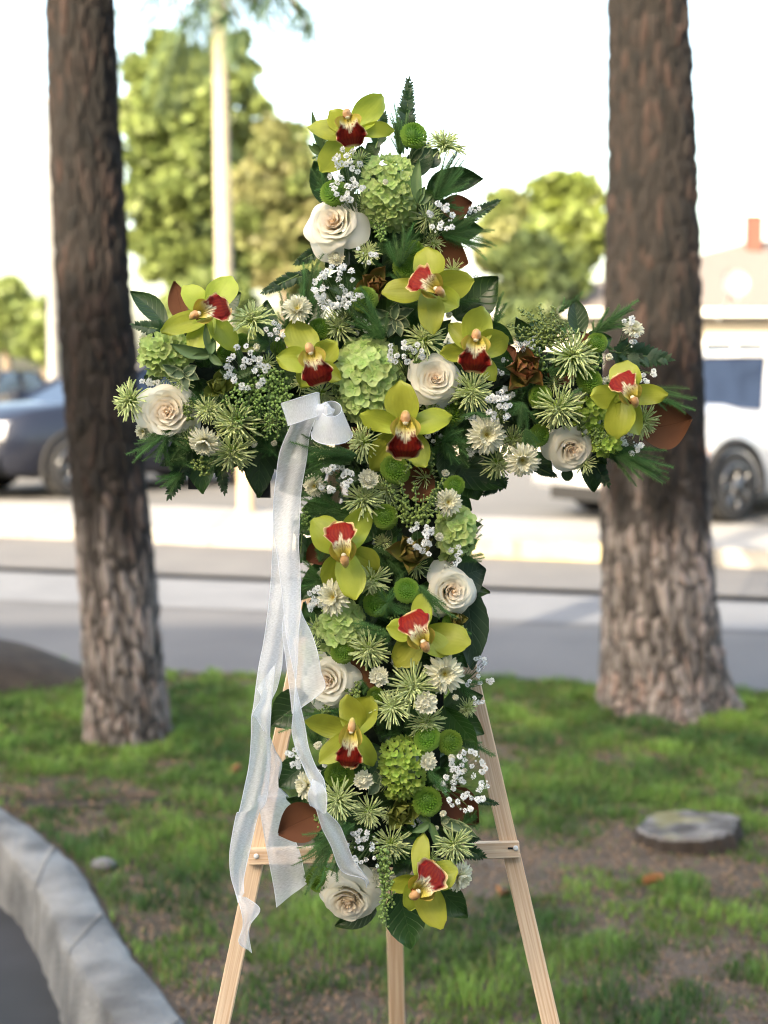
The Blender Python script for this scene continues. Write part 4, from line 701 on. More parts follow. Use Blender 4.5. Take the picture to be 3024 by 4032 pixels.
A = lambda x, y: (800 + x * .4068, 1500 + y * .4068); B = lambda x, y: (800 + x * .4068, 2400 + y * .4068); Cc = lambda x, y: (750 + x * .4213, 3100 + y * .4213); R7 = lambda x, y: R(7, x, y); RN = lambda x, y: (x, y)
def cat(P, n):                               # Catmull-Rom through a list of vectors
    P = [P[0]] + P + [P[-1]]; out = []
    for i in range(1, len(P) - 2):
        for k in range(n):
            t = k / n; a, b, c, d = P[i - 1], P[i], P[i + 1], P[i + 2]
            out.append(.5 * ((2 * b) + (c - a) * t + (2 * a - 5 * b + 4 * c - d) * t * t + (3 * b - a - 3 * c + d) * t ** 3))
    return out + [P[-2]]
def strip(nm, rows, n=6, m=8, fold=.006, seed=0, closed=False):
    """rows: (left pixel, right pixel, offset of left, offset of right)"""
    r = random.Random(seed); Lp = cat([PL(*a, oa) - ro for a, b, oa, ob in rows], n); Rp = cat([PL(*b, ob) - ro for a, b, oa, ob in rows], n); V = []; UV = []; ph = r.uniform(0, 6); nu = len(Lp)
    for i, (a, b) in enumerate(zip(Lp, Rp)):
        wd = (a - b).length
        for j in range(m + 1):
            q = j / m; p = a.lerp(b, q) + PN * (fold * math.sin(q * 5 + ph + i * .12) * math.sin(math.pi * q) * min(1, wd / .03)); V.append(p); UV.append((i / nu * len(rows) * .25, q))
    F = [(i * (m + 1) + j, (i + 1) * (m + 1) + j, (i + 1) * (m + 1) + j + 1, i * (m + 1) + j + 1) for i in range(nu - 1) for j in range(m)]
    o = obj(nm, mesh(nm, V, F, M['ribbon'], UV), rib); mb = MB()
    for P in (Lp, Rp): mb.add(*tube(P, .00045, 4))
    obj('edge', mb.build('edge', M['rib_edge']), o); return o
# folded loop: front leaf, bend at its far end, back leaf
strip('loop', [(A(1125, 120), A(1145, 330), .128, .128), (A(1085, 115), A(1120, 335), .150, .148), (A(900, 172), A(960, 388), .158, .156), (A(775, 212), A(835, 428), .152, .15), (A(757, 222), A(822, 432), .142, .14), (A(790, 268), A(840, 420), .134, .132), (A(960, 215), A(980, 372), .13, .13), (A(1110, 160), A(1130, 320), .128, .128)], 6, 6, .001)
# open curled loop, a short truncated cone
rows = []
for i in range(13):
    a = 2 * math.pi * i / 12 + 2.2; rows.append((A(1240 + 100 * math.cos(a), 272 - 76 * math.sin(a)), A(1245 + 200 * math.cos(a) + 0, 520 - 98 * math.sin(a) - 0), .14 - .022 * math.sin(a), .135 - .04 * math.sin(a)))
strip('loop', rows, 5, 8, .0008)
V, F = ico((0, 0, 0), 1, 2); kp = PL(*A(1160, 300), .145) - ro
obj('knot', mesh('knot', [(p.x * .0125 * (1 + .15 * math.sin(p.y * 9)), p.z * .007, p.y * .010 * (1 + .2 * math.sin(p.x * 7))) for p in V], F, M['ribbon'], [(p.x * .3, p.y * .3) for p in V]), rib, Matrix.Translation(kp))
strip('loop', [(A(1130, 230), A(1140, 350), .14, .14), (A(1190, 235), A(1190, 330), .155, .155), (A(1250, 292), A(1245, 310), .15, .15)], 5, 4, .002)
strip('loop', [(A(1120, 300), A(1170, 330), .135, .14), (A(1075, 400), A(1160, 400), .13, .135), (A(1050, 570), A(1090, 500), .125, .125)], 5, 4, .003)
# main front tail
strip('tail', [(A(850, 425), A(1095, 345), .118, .118), (A(745, 680), A(1030, 520), .116, .116), (A(705, 950), A(1000, 760), .113, .113), (A(680, 1200), A(950, 1050), .112, .112), (A(685, 1480), A(935, 1300), .112, .115), (A(720, 1700), A(925, 1600), .115, .115), (A(745, 1900), A(938, 1850), .118, .115), (A(780, 2212), A(943, 2212), .12, .118),
      (B(805, 250), B(922, 250), .125, .12), (B(845, 460), B(912, 480), .13, .122), (B(885, 650), B(900, 640), .128, .124), (B(905, 780), B(890, 760), .122, .132), (B(945, 950), B(868, 1050), .125, .135), (B(985, 1130), B(860, 1180), .128, .135), (B(1020, 1330), B(895, 1340), .13, .135), (B(1090, 1520), B(960, 1500), .132, .135), (B(1165, 1640), B(1040, 1680), .135, .14), (B(1188, 1760), B(1085, 1790), .14, .145)], 6, 8, .005, 3)
strip('tail', [(B(1150, 1690), B(1060, 1640), .145, .14), (B(1195, 1790), B(1040, 1720), .15, .15), (B(1188, 1960), B(1016, 1800), .152, .152), (B(1150, 1960), B(1040, 1900), .148, .148), (B(1120, 1900), B(1095, 1840), .14, .14)], 6, 6, .004, 5)
strip('tail', [(B(1180, 1950), B(1085, 1930), .14, .14), (R7(345, 365), R7(268, 345), .138, .14), (R7(430, 450), R7(310, 480), .13, .135), (R7(480, 560), R7(375, 610), .125, .13), (R7(530, 690), R7(430, 760), .12, .125), (R7(590, 780), R7(490, 815), .118, .12), (R7(640, 850), R7(610, 850), .115, .118), (R7(648, 880), R7(632, 912), .112, .112)], 6, 8, .005, 7)
# second sheer tail fanning to the right
strip('tail', [(A(760, 1950), A(930, 1900), .10, .10), (B(785, 10), B(945, 0), .10, .10), (B(765, 200), B(1050, 235), .105, .108), (B(790, 400), B(1110, 430), .108, .115), (B(815, 600), B(1140, 600), .11, .118), (B(840, 800), B(1172, 770), .11, .12), (B(863, 1008), B(950, 950), .11, .115)], 6, 8, .004, 9)
# long outer tail hanging clear of the flowers
strip('tail', [(A(690, 1100), A(900, 1150), .085, .085), (A(672, 1620), A(850, 1650), .08, .08), (A(655, 1950), A(820, 1980), .075, .08), (B(622, 60), B(800, 10), .072, .08), (B(585, 320), B(778, 330), .072, .08), (B(548, 500), B(760, 560), .075, .082), (B(515, 720), B(715, 760), .078, .084), (B(490, 920), B(662, 880), .08, .085), (B(468, 1050), B(655, 1000), .082, .085), (B(465, 1250), B(645, 1230), .08, .08), (B(445, 1500), B(650, 1400), .078, .075), (B(405, 1700), B(640, 1600), .076, .07), (B(350, 1950), B(610, 1850), .075, .07),
      (Cc(430, 250), Cc(640, 240), .074, .068), (Cc(385, 480), Cc(590, 430), .073, .068), (Cc(365, 650), Cc(555, 590), .072, .068), (Cc(378, 830), Cc(520, 740), .072, .068), (Cc(420, 980), Cc(495, 880), .074, .072), (Cc(445, 1080), Cc(500, 990), .078, .08)], 6, 10, .007, 11)
strip('tail', [(B(520, 760), B(700, 520), .09, .09), (B(560, 860), B(662, 872), .096, .094), (B(478, 1010), B(656, 1000), .10, .096), (B(520, 1060), B(648, 1120), .094, .094), (B(590, 1180), B(645, 1230), .09, .09)], 6, 8, .006, 13)
strip('tail', [(Cc(430, 1000), Cc(520, 1030), .084, .084), (Cc(480, 1180), Cc(650, 1140), .092, .09), (Cc(490, 1300), Cc(560, 1280), .088, .092), (Cc(450, 1440), Cc(545, 1380), .085, .085), (Cc(500, 1500), Cc(572, 1548), .08, .08)], 6, 8, .006, 15)
# third tail behind, over the easel leg
strip('tail', [(B(560, 1200), B(650, 1240), .07, .07), (B(620, 1330), B(700, 1370), .06, .06), (B(600, 1700), B(762, 1490), .045, .045), (B(560, 1850), B(735, 1700), .035, .035), (Cc(632, 100), Cc(940, 130), .015, .005), (Cc(690, 450), Cc(950, 400), .008, -.004), (Cc(740, 720), Cc(1030, 640), .004, -.006), (Cc(785, 960), Cc(1075, 860), .002, -.006), (Cc(806, 1122), Cc(1082, 905), .002, -.006)], 6, 10, .004, 17)
# ------------------------------------------------------------------ materials of the place
M['asphalt'] = mat('asphalt', (.040, .040, .044), (.022, .024, .024), .85, 3, .4, 300, detail=8)
M['lot'] = mat('concrete lot', (.12, .115, .11), (.09, .088, .085), .9, 1.2, .2, 200, detail=8)
M['walk'] = mat('pale concrete', (.28, .268, .25), (.22, .212, .2), .85, 3, .2, 200, detail=8)
M['kerb'] = mat('weathered kerb', (.24, .24, .235), (.075, .076, .078), .9, 6, .8, -90, detail=10)
M['soil'] = mat('lawn soil', (.085, .064, .048), (.045, .037, .025), .95, 2.2, 1, -60, detail=9, lo=.4, hi=.6)
M['grass'] = mat('grass blade', (1, 1, 1), (.8, .85, .8), .55, 3, 0, 0, .3, .3, vcol=True)
M['litter'] = mat('dry litter', (1, 1, 1), None, .9, 3, vcol=True)
M['bark'] = mat('pine bark', (1, 1, 1), (.72, .68, .64), .92, 30, .8, -120, vcol=True, detail=8)
M['dash'] = mat('yellow kerb paint', (.42, .34, .16), (.40, .37, .28), .8, 5)
# ------------------------------------------------------------------ the ground
def quadmesh(nm, P, m, sub=1): return mesh(nm, P, [tuple(range(len(P)))], m, smooth=False)
g = obj('ground', quadmesh('ground', [(-400, -60, -.16), (400, -60, -.16), (400, 900, -.16), (-400, 900, -.16)], M['asphalt']), kind='structure')
def lawn_far(x): return 6.92 - .20 * x
def far_kerb(x): return 13.0 - .34 * x
KO = [(-60, 3150), (0, 3190), (118, 3268), (222, 3350), (298, 3414), (362, 3504), (434, 3640), (543, 3795), (723, 4032), (900, 4230), (1300, 4700), (1700, 5300)]
KI = [(-60, 3310), (0, 3350), (99, 3450), (181, 3576), (253, 3748), (335, 3884), (434, 4032), (560, 4230), (900, 4700), (1200, 5300)]
KO_w = cat([G(*p, .0) for p in KO], 8); KI_w = cat([G(*p, .0) for p in KI], 10)
def resample(P, n):
    L = [0]
    for a, b in zip(P, P[1:]): L.append(L[-1] + (b - a).length)
    out = []; j = 0
    for i in range(n):
        t = L[-1] * i / (n - 1)
        while j < len(L) - 2 and L[j + 1] < t: j += 1
        out.append(P[j].lerp(P[j + 1], (t - L[j]) / max(1e-9, L[j + 1] - L[j])))
    return out
NK = 120; KO_w = resample(KO_w, NK); KI_w = resample(KI_w, NK)
def kerb_segment(i0, i1, z=.02):
    V = []; prof = [(-.02, -.16), (-.02, -.03), (.0, z - .012), (.05, z), (.5, z + .004), (.9, z), (1.0, z - .02), (1.0, -.16)]
    for i in range(i0, i1 + 1):
        a, b = KI_w[i], KO_w[i]
        if i == i1: a, b = a.lerp(KI_w[min(i + 1, NK - 1)], .85), b.lerp(KO_w[min(i + 1, NK - 1)], .85)
        for j, (q, zz) in enumerate(prof):
            p = a.lerp(b, q); e = noise.noise(Vector((i * .35, j * 1.3, 0))) * .008 + noise.noise(Vector((i * .11, j * .5, 4))) * .006
            if zz == -.16 and q < 0: p = p + (a - b).normalized() * .03
            V.append((p.x + e, p.y + e * .6, zz + (noise.noise(Vector((i * .6, j * 2.1, 7))) * .004 if zz > -.1 else 0)))
    m_ = len(prof); n_ = i1 - i0; F = [(i * m_ + j, i * m_ + j + 1, (i + 1) * m_ + j + 1, (i + 1) * m_ + j) for i in range(n_) for j in range(m_ - 1)] + [tuple(range(m_)), tuple(range(n_ * m_, n_ * m_ + m_))[::-1]]
    return mesh('kerb_segment', V, F, M['kerb'])
kb = thing('kerb', 'curved weathered grey concrete kerb edging the lawn', 'kerb')
cuts = [0, 24, 47, 74, NK - 1]
for i in range(len(cuts) - 1): obj('kerb_segment', kerb_segment(cuts[i], cuts[i + 1] - (1 if i < len(cuts) - 2 else 0)), kb)
# lawn sheet: right of the kerb's outer line, up to the road
def lawn_h(x, y): return .02 * noise.noise(Vector((x * .8, y * .8, 0))) + .03 * max(0, noise.noise(Vector((x * .35, y * .35, 5))))
KOa = np.array([(p.x, p.y) for p in KO_w]); o_ = np.argsort(KOa[:, 1]); KOs = KOa[o_]
def kerb_x(y): return float(np.interp(y, KOs[:, 1], KOs[:, 0]))
V = []; NX, NY = 60, 60
for j in range(NY + 1):
    for i in range(NX + 1):
        fy, fx = j / NY, (i / NX); y0_ = 1.0; xr_ = 9.0; yy = y0_ + fy * 8.4
        xl_ = kerb_x(yy) - .005 if yy < KOs[-1, 1] else -9.0 + 0 * yy
        x_ = xl_ + (xr_ - xl_) * fx ** 1.3; yf = lawn_far(x_); y_ = y0_ + (yf - y0_) * fy
        xl2 = kerb_x(y_) - .005 if y_ < KOs[-1, 1] else -9.0
        x_ = xl2 + (xr_ - xl2) * fx ** 1.3; V.append((x_, y_, lawn_h(x_, y_) * min(1, fx * 6) - .004))
F = [(j * (NX + 1) + i, j * (NX + 1) + i + 1, (j + 1) * (NX + 1) + i + 1, (j + 1) * (NX + 1) + i) for j in range(NY) for i in range(NX)]
n0 = len(V); V += [(v[0], v[1] + .03, -.17) for v in V[NY * (NX + 1):]]
F += [(NY * (NX + 1) + i, NY * (NX + 1) + i + 1, n0 + i + 1, n0 + i) for i in range(NX)]
obj('lawn', mesh('lawn', V, F, M['soil']), kind='structure')
def band(nm, f0, f1, z, m, x0=-60, x1=60, zb=None, kind='structure', par=None):
    xs = [x0, x1]
    if zb is None: P = [(x0, f0(x0), z), (x1, f0(x1), z), (x1, f1(x1), z), (x0, f1(x0), z)]; me = quadmesh(nm, P, m)
    else:
        V = [(x, f(x), zz) for zz in (zb, z) for x, f in ((x0, f0), (x1, f0), (x1, f1), (x0, f1))]; me = mesh(nm, V, [(3, 2, 1, 0), (4, 5, 6, 7), (0, 1, 5, 4), (1, 2, 6, 5), (2, 3, 7, 6), (3, 0, 4, 7)], m, smooth=False)
    o = obj(nm, me, par)
    if kind: o['kind'] = kind
    return o
M['road'] = mat('road surface', (.105, .102, .104), (.08, .078, .082), .85, 1.5, .3, 300, detail=8)
M['gutter'] = mat('concrete gutter', (.15, .152, .16), (.12, .122, .13), .85, 2.5, .2, 200, detail=8)
band('road', lambda x: lawn_far(x) + .05, far_kerb, -.152, M['road'])
M['road_lit'] = mat('sunlit road tone', (.125, .118, .112), (.095, .09, .088), .85, 1.5, .3, 300, detail=8)
band('sunlit_road', lambda x: 10.85 - .28 * x, lambda x: far_kerb(x) - .01, -.148, M['road_lit'])  # sunlit stretch of the road, its brightness put into a paler colour
band('gutter', lambda x: 9.6 - .25 * x, lambda x: 10.9 - .28 * x, -.146, M['gutter'])
band('parking_lot', lambda x: far_kerb(x) + 2.2, lambda x: 120, -.02, M['lot'], -90, 90, -.16)
fk = obj('pavement', None, kind='structure')
x = -34
r = random.Random(4)
i = 0
while x < 36:
    q = x + 1.8; band('paving_slab', lambda X: far_kerb(X) + .17, lambda X: far_kerb(X) + 2.195, -.012 + r.uniform(-.002, .002), M['walk'], x + .006, q - .006, -.16, None, fk)
    band('kerb_stone', far_kerb, lambda X: far_kerb(X) + .163, .0, M['dash'] if i == 19 else M['walk'], x + .006, q - .006, -.16, None, fk); x = q; i += 1
# grass
rs = np.random.RandomState(5)
def n2(x, y, s, o): return np.array([noise.noise(Vector((a * s, b * s, o))) for a, b in zip(x, y)])
def field(nm, count, seed, kindf):
    rs = np.random.RandomState(seed); u_ = rs.rand(count); y = 2.2 + (7.6 - 2.2) * u_ ** .85; x = (rs.rand(count) * 2 - 1) * (y * .30 + .35)
    keep = np.array([(kerb_x(b) + .01 < a if b < KOs[-1, 1] else True) and b < lawn_far(a) for a, b in zip(x, y)]); x, y = x[keep], y[keep]
    dn = n2(x, y, 1.5, 0) + .6 * n2(x, y, 4.5, 3) + .3 * n2(x, y, 12, 8); return x, y, dn, rs
x, y, dn, rs = field('g', 300000, 1, None)
far = np.clip((y - 4.2) / 2, 0, 1); cover = 1 / (1 + np.exp(-(dn + .08 + .36 * far + .6 * n2(x, y, 9, 31) + .25 * (rs.rand(len(x)) - .5)) * 9)); keep = rs.rand(len(x)) < np.clip(cover, .035, 1) * (.95 - .25 * (1 - far)); x, y, dn, cover = x[keep], y[keep], dn[keep], cover[keep]
def blades(nm, x, y, h, wd, lean, colr, m, seed):
    rs = np.random.RandomState(seed); n = len(x); a = rs.rand(n) * 6.283; dx, dy = np.cos(a), np.sin(a); b = rs.rand(n) * 6.283; lx, ly = np.cos(b) * lean * h, np.sin(b) * lean * h; z0 = np.array([lawn_h(p, q) for p, q in zip(x, y)]) - .006
    V = np.empty((n, 5, 3)); V[:, 0] = np.stack([x - dx * wd, y - dy * wd, z0], 1); V[:, 1] = np.stack([x + dx * wd, y + dy * wd, z0], 1)
    V[:, 2] = np.stack([x + lx * .35 - dx * wd * .8, y + ly * .35 - dy * wd * .8, z0 + h * .6], 1); V[:, 3] = np.stack([x + lx * .35 + dx * wd * .8, y + ly * .35 + dy * wd * .8, z0 + h * .6], 1); V[:, 4] = np.stack([x + lx, y + ly, z0 + h * np.clip(1 - lean * .3, .2, 1)], 1)
    base = np.arange(n)[:, None] * 5; tri = np.concatenate([base + [0, 1, 3], base + [0, 3, 2], base + [2, 3, 4]], 1).reshape(-1)
    me = bpy.data.meshes.new(nm); me.vertices.add(n * 5); me.vertices.foreach_set('co', V.ravel().astype(np.float32)); me.loops.add(n * 9); me.loops.foreach_set('vertex_index', tri.astype(np.int32)); me.polygons.add(n * 3); me.polygons.foreach_set('loop_start', np.arange(0, n * 9, 3, dtype=np.int32)); me.polygons.foreach_set('loop_total', np.full(n * 3, 3, dtype=np.int32)); me.materials.append(m); me.update(calc_edges=True)
    c = np.ones((n, 5, 4), dtype=np.float32); c[:, :, :3] = colr[:, None, :]; me.color_attributes.new('Col', 'FLOAT_COLOR', 'POINT').data.foreach_set('color', c.ravel()); return me
h = (.014 + .022 * rs.rand(len(x))) * (.7 + 1.0 * np.clip(n2(x, y, 8, 21) + .3, 0, 1)) * (.55 + .75 * cover); t_ = rs.rand(len(x))[:, None]; t2 = np.clip(n2(x, y, 2.5, 11) * 1.2 + .5, 0, 1)[:, None]
colr = np.array([.034, .078, .022]) * (1 - t2) + np.array([.115, .19, .04]) * t2; colr = colr * (.75 + .75 * t_) * (.85 + .9 * np.clip(n2(x, y, 8, 21) + .35, 0, 1))[:, None]; dead = rs.rand(len(x)) < .06; colr[dead] = [.22, .17, .08]
gr = obj('grass', blades('grass', x, y, h, .0016 + .0006 * (y - 3) * .6, .55 * rs.rand(len(x)) + .1, colr, M['grass'], 3), kind='stuff', label='short patchy green lawn grass')
x, y, dn, rs = field('l', 110000, 2, None); keep = rs.rand(len(x)) < 1 / (1 + np.exp((dn - .05) * 6)) * .8 + .05; x, y = x[keep], y[keep]
colr = np.array([.22, .15, .10]) * (.4 + .9 * rs.rand(len(x)))[:, None] * np.array([1, .95 + 0, .9]); obj('leaf_litter', blades('leaf_litter', x, y, .006 + .014 * rs.rand(len(x)), .0022, 2.5 * rs.rand(len(x)) + .5, colr, M['litter'], 4), kind='stuff', label='dry brown pine needles and bits on bare soil')
# a few fallen leaves and a pale stone
M['dry'] = mat('dry leaf', (.30, .14, .06), (.22, .10, .05), .8, 20, .3, 60)
M['stone'] = mat('pale stone', (.17, .17, .175), (.12, .12, .125), .85, 20, .6, 60)
for i, (px, py, lb) in enumerate([(130, 3715, 'curled brown leaf lying on the asphalt beside the kerb'), (1470 + 500, 3530, 'small orange dry leaf on grass near the easel leg'), (2610, 3470, 'orange dry leaf on the grass below the tree stump'), (950, 2980 + 50, 'small dry leaf on the grass near the ribbon tails')]):
    p = G(px, py, -.155 if i == 0 else .02); thing('fallen_leaf', lb, 'leaf', Matrix.Translation(p) @ Euler((.3, .2, i * 1.3)).to_matrix().to_4x4(), None, leaf_mesh(.07, .045, M['dry'], .5, .3, .05, i))
p = G(407, 3404, .015); V, F = ico((0, 0, 0), 1, 2); thing('stone', 'small pale grey stone lying in the patchy lawn', 'stone', Matrix.Translation(p), None, mesh('stone', [(v.x * .035 * (1 + .2 * noise.noise(v * 2)), v.y * .025, v.z * .02) for v in V], F, M['stone']))
# dark soil mound behind the left pine
V, F, UV = grid(24, 24, lambda s, t: (-2.55 + 1.25 * math.cos(t * math.pi) * s, 6.95 + .55 * math.sin(t * math.pi) * s, .30 * math.cos(s * math.pi / 2) * (1 + .3 * noise.noise(Vector((s * 3, t * 4, 0)))) - .01))
M['mulch'] = mat('dark mulch', (.016, .012, .010), (.035, .027, .02), .95, 12, 1, -60, detail=8); obj('soil_mound', mesh('soil_mound', V, F, M['mulch'], UV), kind='structure')
# ------------------------------------------------------------------ pine trees
def pine(px_top, px_bot, base_px, wtop, wbot, Y, label, seed, flare, crown_z, roots):
    base = G(base_px[0], base_px[1], 0.); Yb = base.y; r = random.Random(seed)
    topP = D(px_top, 0, Yb + .15); lean = (topP - base) / topP.z
    t = thing('pine_tree', label, 'tree', Matrix.Translation((base.x, base.y, -.05)), 'pines on the lawn')
    H = 8.5; NA, NZ = 210, 700; ub = Yb / F_PX; rt_, rb_ = wtop * ub / 2, wbot * ub / 2; V = []; C = []
    for j in range(NZ + 1):
        f = (j / NZ); z = H * (f if f < .0 else f ** 1.55); R_ = rb_ + (rt_ - rb_) * min(1.0, z / topP.z) if z < topP.z else rt_ * (1 - .5 * (z - topP.z) / (H - topP.z)); R_ += flare * math.exp(-z / .16)
        cx_, cy_ = lean.x * z + .012 * math.sin(z * 2 + seed), lean.y * z
        for i in range(NA):
            a = 2 * math.pi * i / NA; root = 1 + roots * math.exp(-z / .12) * (math.sin(a * 5 + seed) * .5 + math.sin(a * 3 + 1) * .5); n_ = Vector((math.cos(a), math.sin(a), 0)); q = Vector((n_.x * R_ * 34, n_.y * R_ * 34, z * 9 + seed)) ; q = q + noise.noise_vector(q * .6) * .6
            dist, pts = noise.voronoi(q, distance_metric='DISTANCE', exponent=2); e = min(1, (dist[1] - dist[0]) * 2.6); fine = noise.noise(Vector((n_.x * R_ * 60, n_.y * R_ * 60, z * 22)))
            d = (e ** .6 - .6) * .017 + fine * .005 + noise.noise(pts[0] * 3) * .006; rr_ = R_ * root + d; V.append((cx_ + n_.x * rr_, cy_ + n_.y * rr_, z))
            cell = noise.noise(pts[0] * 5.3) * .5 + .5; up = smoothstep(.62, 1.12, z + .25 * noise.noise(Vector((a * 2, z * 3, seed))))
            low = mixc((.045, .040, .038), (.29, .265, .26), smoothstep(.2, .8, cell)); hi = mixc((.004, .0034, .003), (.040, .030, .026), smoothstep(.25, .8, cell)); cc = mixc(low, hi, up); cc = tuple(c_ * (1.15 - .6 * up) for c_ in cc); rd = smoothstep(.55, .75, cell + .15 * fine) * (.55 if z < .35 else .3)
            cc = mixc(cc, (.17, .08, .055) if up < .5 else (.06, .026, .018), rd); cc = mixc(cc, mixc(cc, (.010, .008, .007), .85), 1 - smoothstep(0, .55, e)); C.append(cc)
    n_ = NA; F = [(j * n_ + i, j * n_ + (i + 1) % n_, (j + 1) * n_ + (i + 1) % n_, (j + 1) * n_ + i) for j in range(NZ) for i in range(n_)]
    obj('trunk', mesh('trunk', V, F, M['bark'], None, C), t)
    # crown above the picture: limbs and needle tufts
    mbn = MB()
    for k in range(16):
        z0_ = crown_z + (H - crown_z) * k / 16; a = k * 2.4 + seed; L = 2.6 * (1 - .5 * k / 16) * r.uniform(.8, 1.2); s = Vector((lean.x * z0_, lean.y * z0_, z0_)); e = s + Vector((math.cos(a) * L, math.sin(a) * L, r.uniform(.1, .8))); cv = bez(s, s.lerp(e, .5) + Vector((0, 0, .3)), e, 6)
        V, F, UV = tube(cv, [.06, .05, .045, .04, .03, .02, .01], 6); obj('limb', mesh('limb', V, F, M['bark'], UV, [(.09, .065, .05)] * len(V)), t)
        for q in range(55):
            p = cv[r.randrange(2, 7)] + Vector((r.gauss(0, .28), r.gauss(0, .28), r.gauss(0, .16)))
            tuft(mbn, p, r, .17, 26, .004)
    obj('needles', mbn.build('needles', M['needle'], False), t, kind='stuff'); return t, base, lean
M['needle'] = mat('pine needles', (.075, .13, .06), (.05, .10, .05), .6, 3, 0, 0, .2)
def tuft(mb, p, r, L, n, wd=.0022, down=0):
    for i in range(n):
        d = Vector((r.gauss(0, 1), r.gauss(0, 1), r.gauss(0, 1) - down)).normalized(); sd = d.cross(Vector((.3, .5, .8))).normalized() * wd; mb.add([p - sd, p + sd, p + d * L * r.uniform(.7, 1.1)], [(0, 1, 2)])
p1, b1, l1 = pine(310, 480, (495, 2905), 262, 310, 5.7, 'narrower pine trunk with dark upper bark standing beside the curved kerb', 1, .03, 3.4, .06)
p2, b2, l2 = pine(2545, 2600, (2610, 2790), 310, 470, 6.2, 'thicker pine trunk with flared roots standing behind the cut stump', 2.5, .09, 3.6, .22)
# drooping low branch of the first pine, its tufts hang into the top of the picture
r = random.Random(8); mbn = MB(); st = Vector((l1.x * 3.7, l1.y * 3.7, 3.75)); bo = Vector((b1.x, b1.y, -.05))
for (px, py, n, L) in [(1210, 110, 60, .24), (1180, 40, 50, .22), (900, 60, 60, .22), (1010, 10, 60, .22), (780, 20, 40, .2), (720, 90, 30, .16), (960, 120, 30, .2), (1080, -60, 60, .24), (1300, -80, 50, .22), (620, -60, 40, .2)]:
    e = D(px, py, 5.2) - bo; cv = bez(st, st.lerp(e, .5) + Vector((0, 0, .35)), e, 6); V, F, UV = tube(cv, [.022, .018, .015, .012, .010, .007, .004], 5); obj('branch', mesh('branch', V, F, M['bark'], UV, [(.10, .09, .07)] * len(V)), p1); tuft(mbn, e, r, L, n, .0016, .45)
obj('needles', mbn.build('needles', M['needle'], False), p1, kind='stuff')
# ------------------------------------------------------------------ stump
sp_ = G(2710, 3320, 0); u_ = (sp_ - CAMP).dot(FW) / F_PX; t = thing('tree_stump', 'low sawn tree stump with grey weathered top in the grass', 'stump', Matrix.Translation((sp_.x, sp_.y, 0))); SR = 190 * u_; V = []; C = []; prof = [(1.16, -.03), (1.10, .012), (1.05, .03), (1.02, .048), (1.0, .056), (.985, .059)]
NA = 72
for rr_, z in prof:
    for i in range(NA):
        a = 2 * math.pi * i / NA; k_ = 1 + .22 * noise.noise(Vector((math.cos(a) * 1.6, math.sin(a) * 1.6, 2))) + (.05 + .10 * (z < .06)) * noise.noise(Vector((math.cos(a) * 7, math.sin(a) * 7, 1.7 + (.08 - z) * 12))); V.append((math.cos(a) * SR * rr_ * k_, math.sin(a) * SR * rr_ * k_ * .92, z + .012 * math.cos(a)))
        C.append((.035, .027, .022) if z < .055 else (.22, .22, .23))
F = [(j * NA + i, j * NA + (i + 1) % NA, (j + 1) * NA + (i + 1) % NA, (j + 1) * NA + i) for j in range(len(prof) - 1) for i in range(NA)]
obj('bark', mesh('bark', V, F, M['bark'], None, C), t); V = []; C = []; NR = 26
for j in range(NR + 1):
    for i in range(NA):
        a = 2 * math.pi * i / NA; q = j / NR; k_ = 1 + q * (.22 * noise.noise(Vector((math.cos(a) * 1.6, math.sin(a) * 1.6, 2))) + .05 * noise.noise(Vector((math.cos(a) * 7, math.sin(a) * 7, 1.7)))); x_, y_ = math.cos(a) * SR * .985 * k_ * q, math.sin(a) * SR * .985 * k_ * q * .92
        V.append((x_, y_, .060 + .012 * q * math.cos(a) + .002 * (j % 2) + .004 * noise.noise(Vector((x_ * 30, y_ * 30, 0))))); g_ = .5 + .5 * noise.noise(Vector((x_ * 14, y_ * 14, 3))); c_ = mixc((.05, .05, .052), (.20, .20, .205), smoothstep(.3, .75, g_)); c_ = mixc(c_, (.12, .11, .10), .5 * (j % 3 == 0)); C.append(mixc(c_, (.26, .25, .10), smoothstep(.5, .75, noise.noise(Vector((x_ * 9 + 3, y_ * 9, 8))) + .5) * .5))
F = [(j * NA + i, j * NA + (i + 1) % NA, (j + 1) * NA + (i + 1) % NA, (j + 1) * NA + i) for j in range(NR) for i in range(NA)]
obj('sawn_top', mesh('sawn_top', V, F, M['bark'], None, C), t)
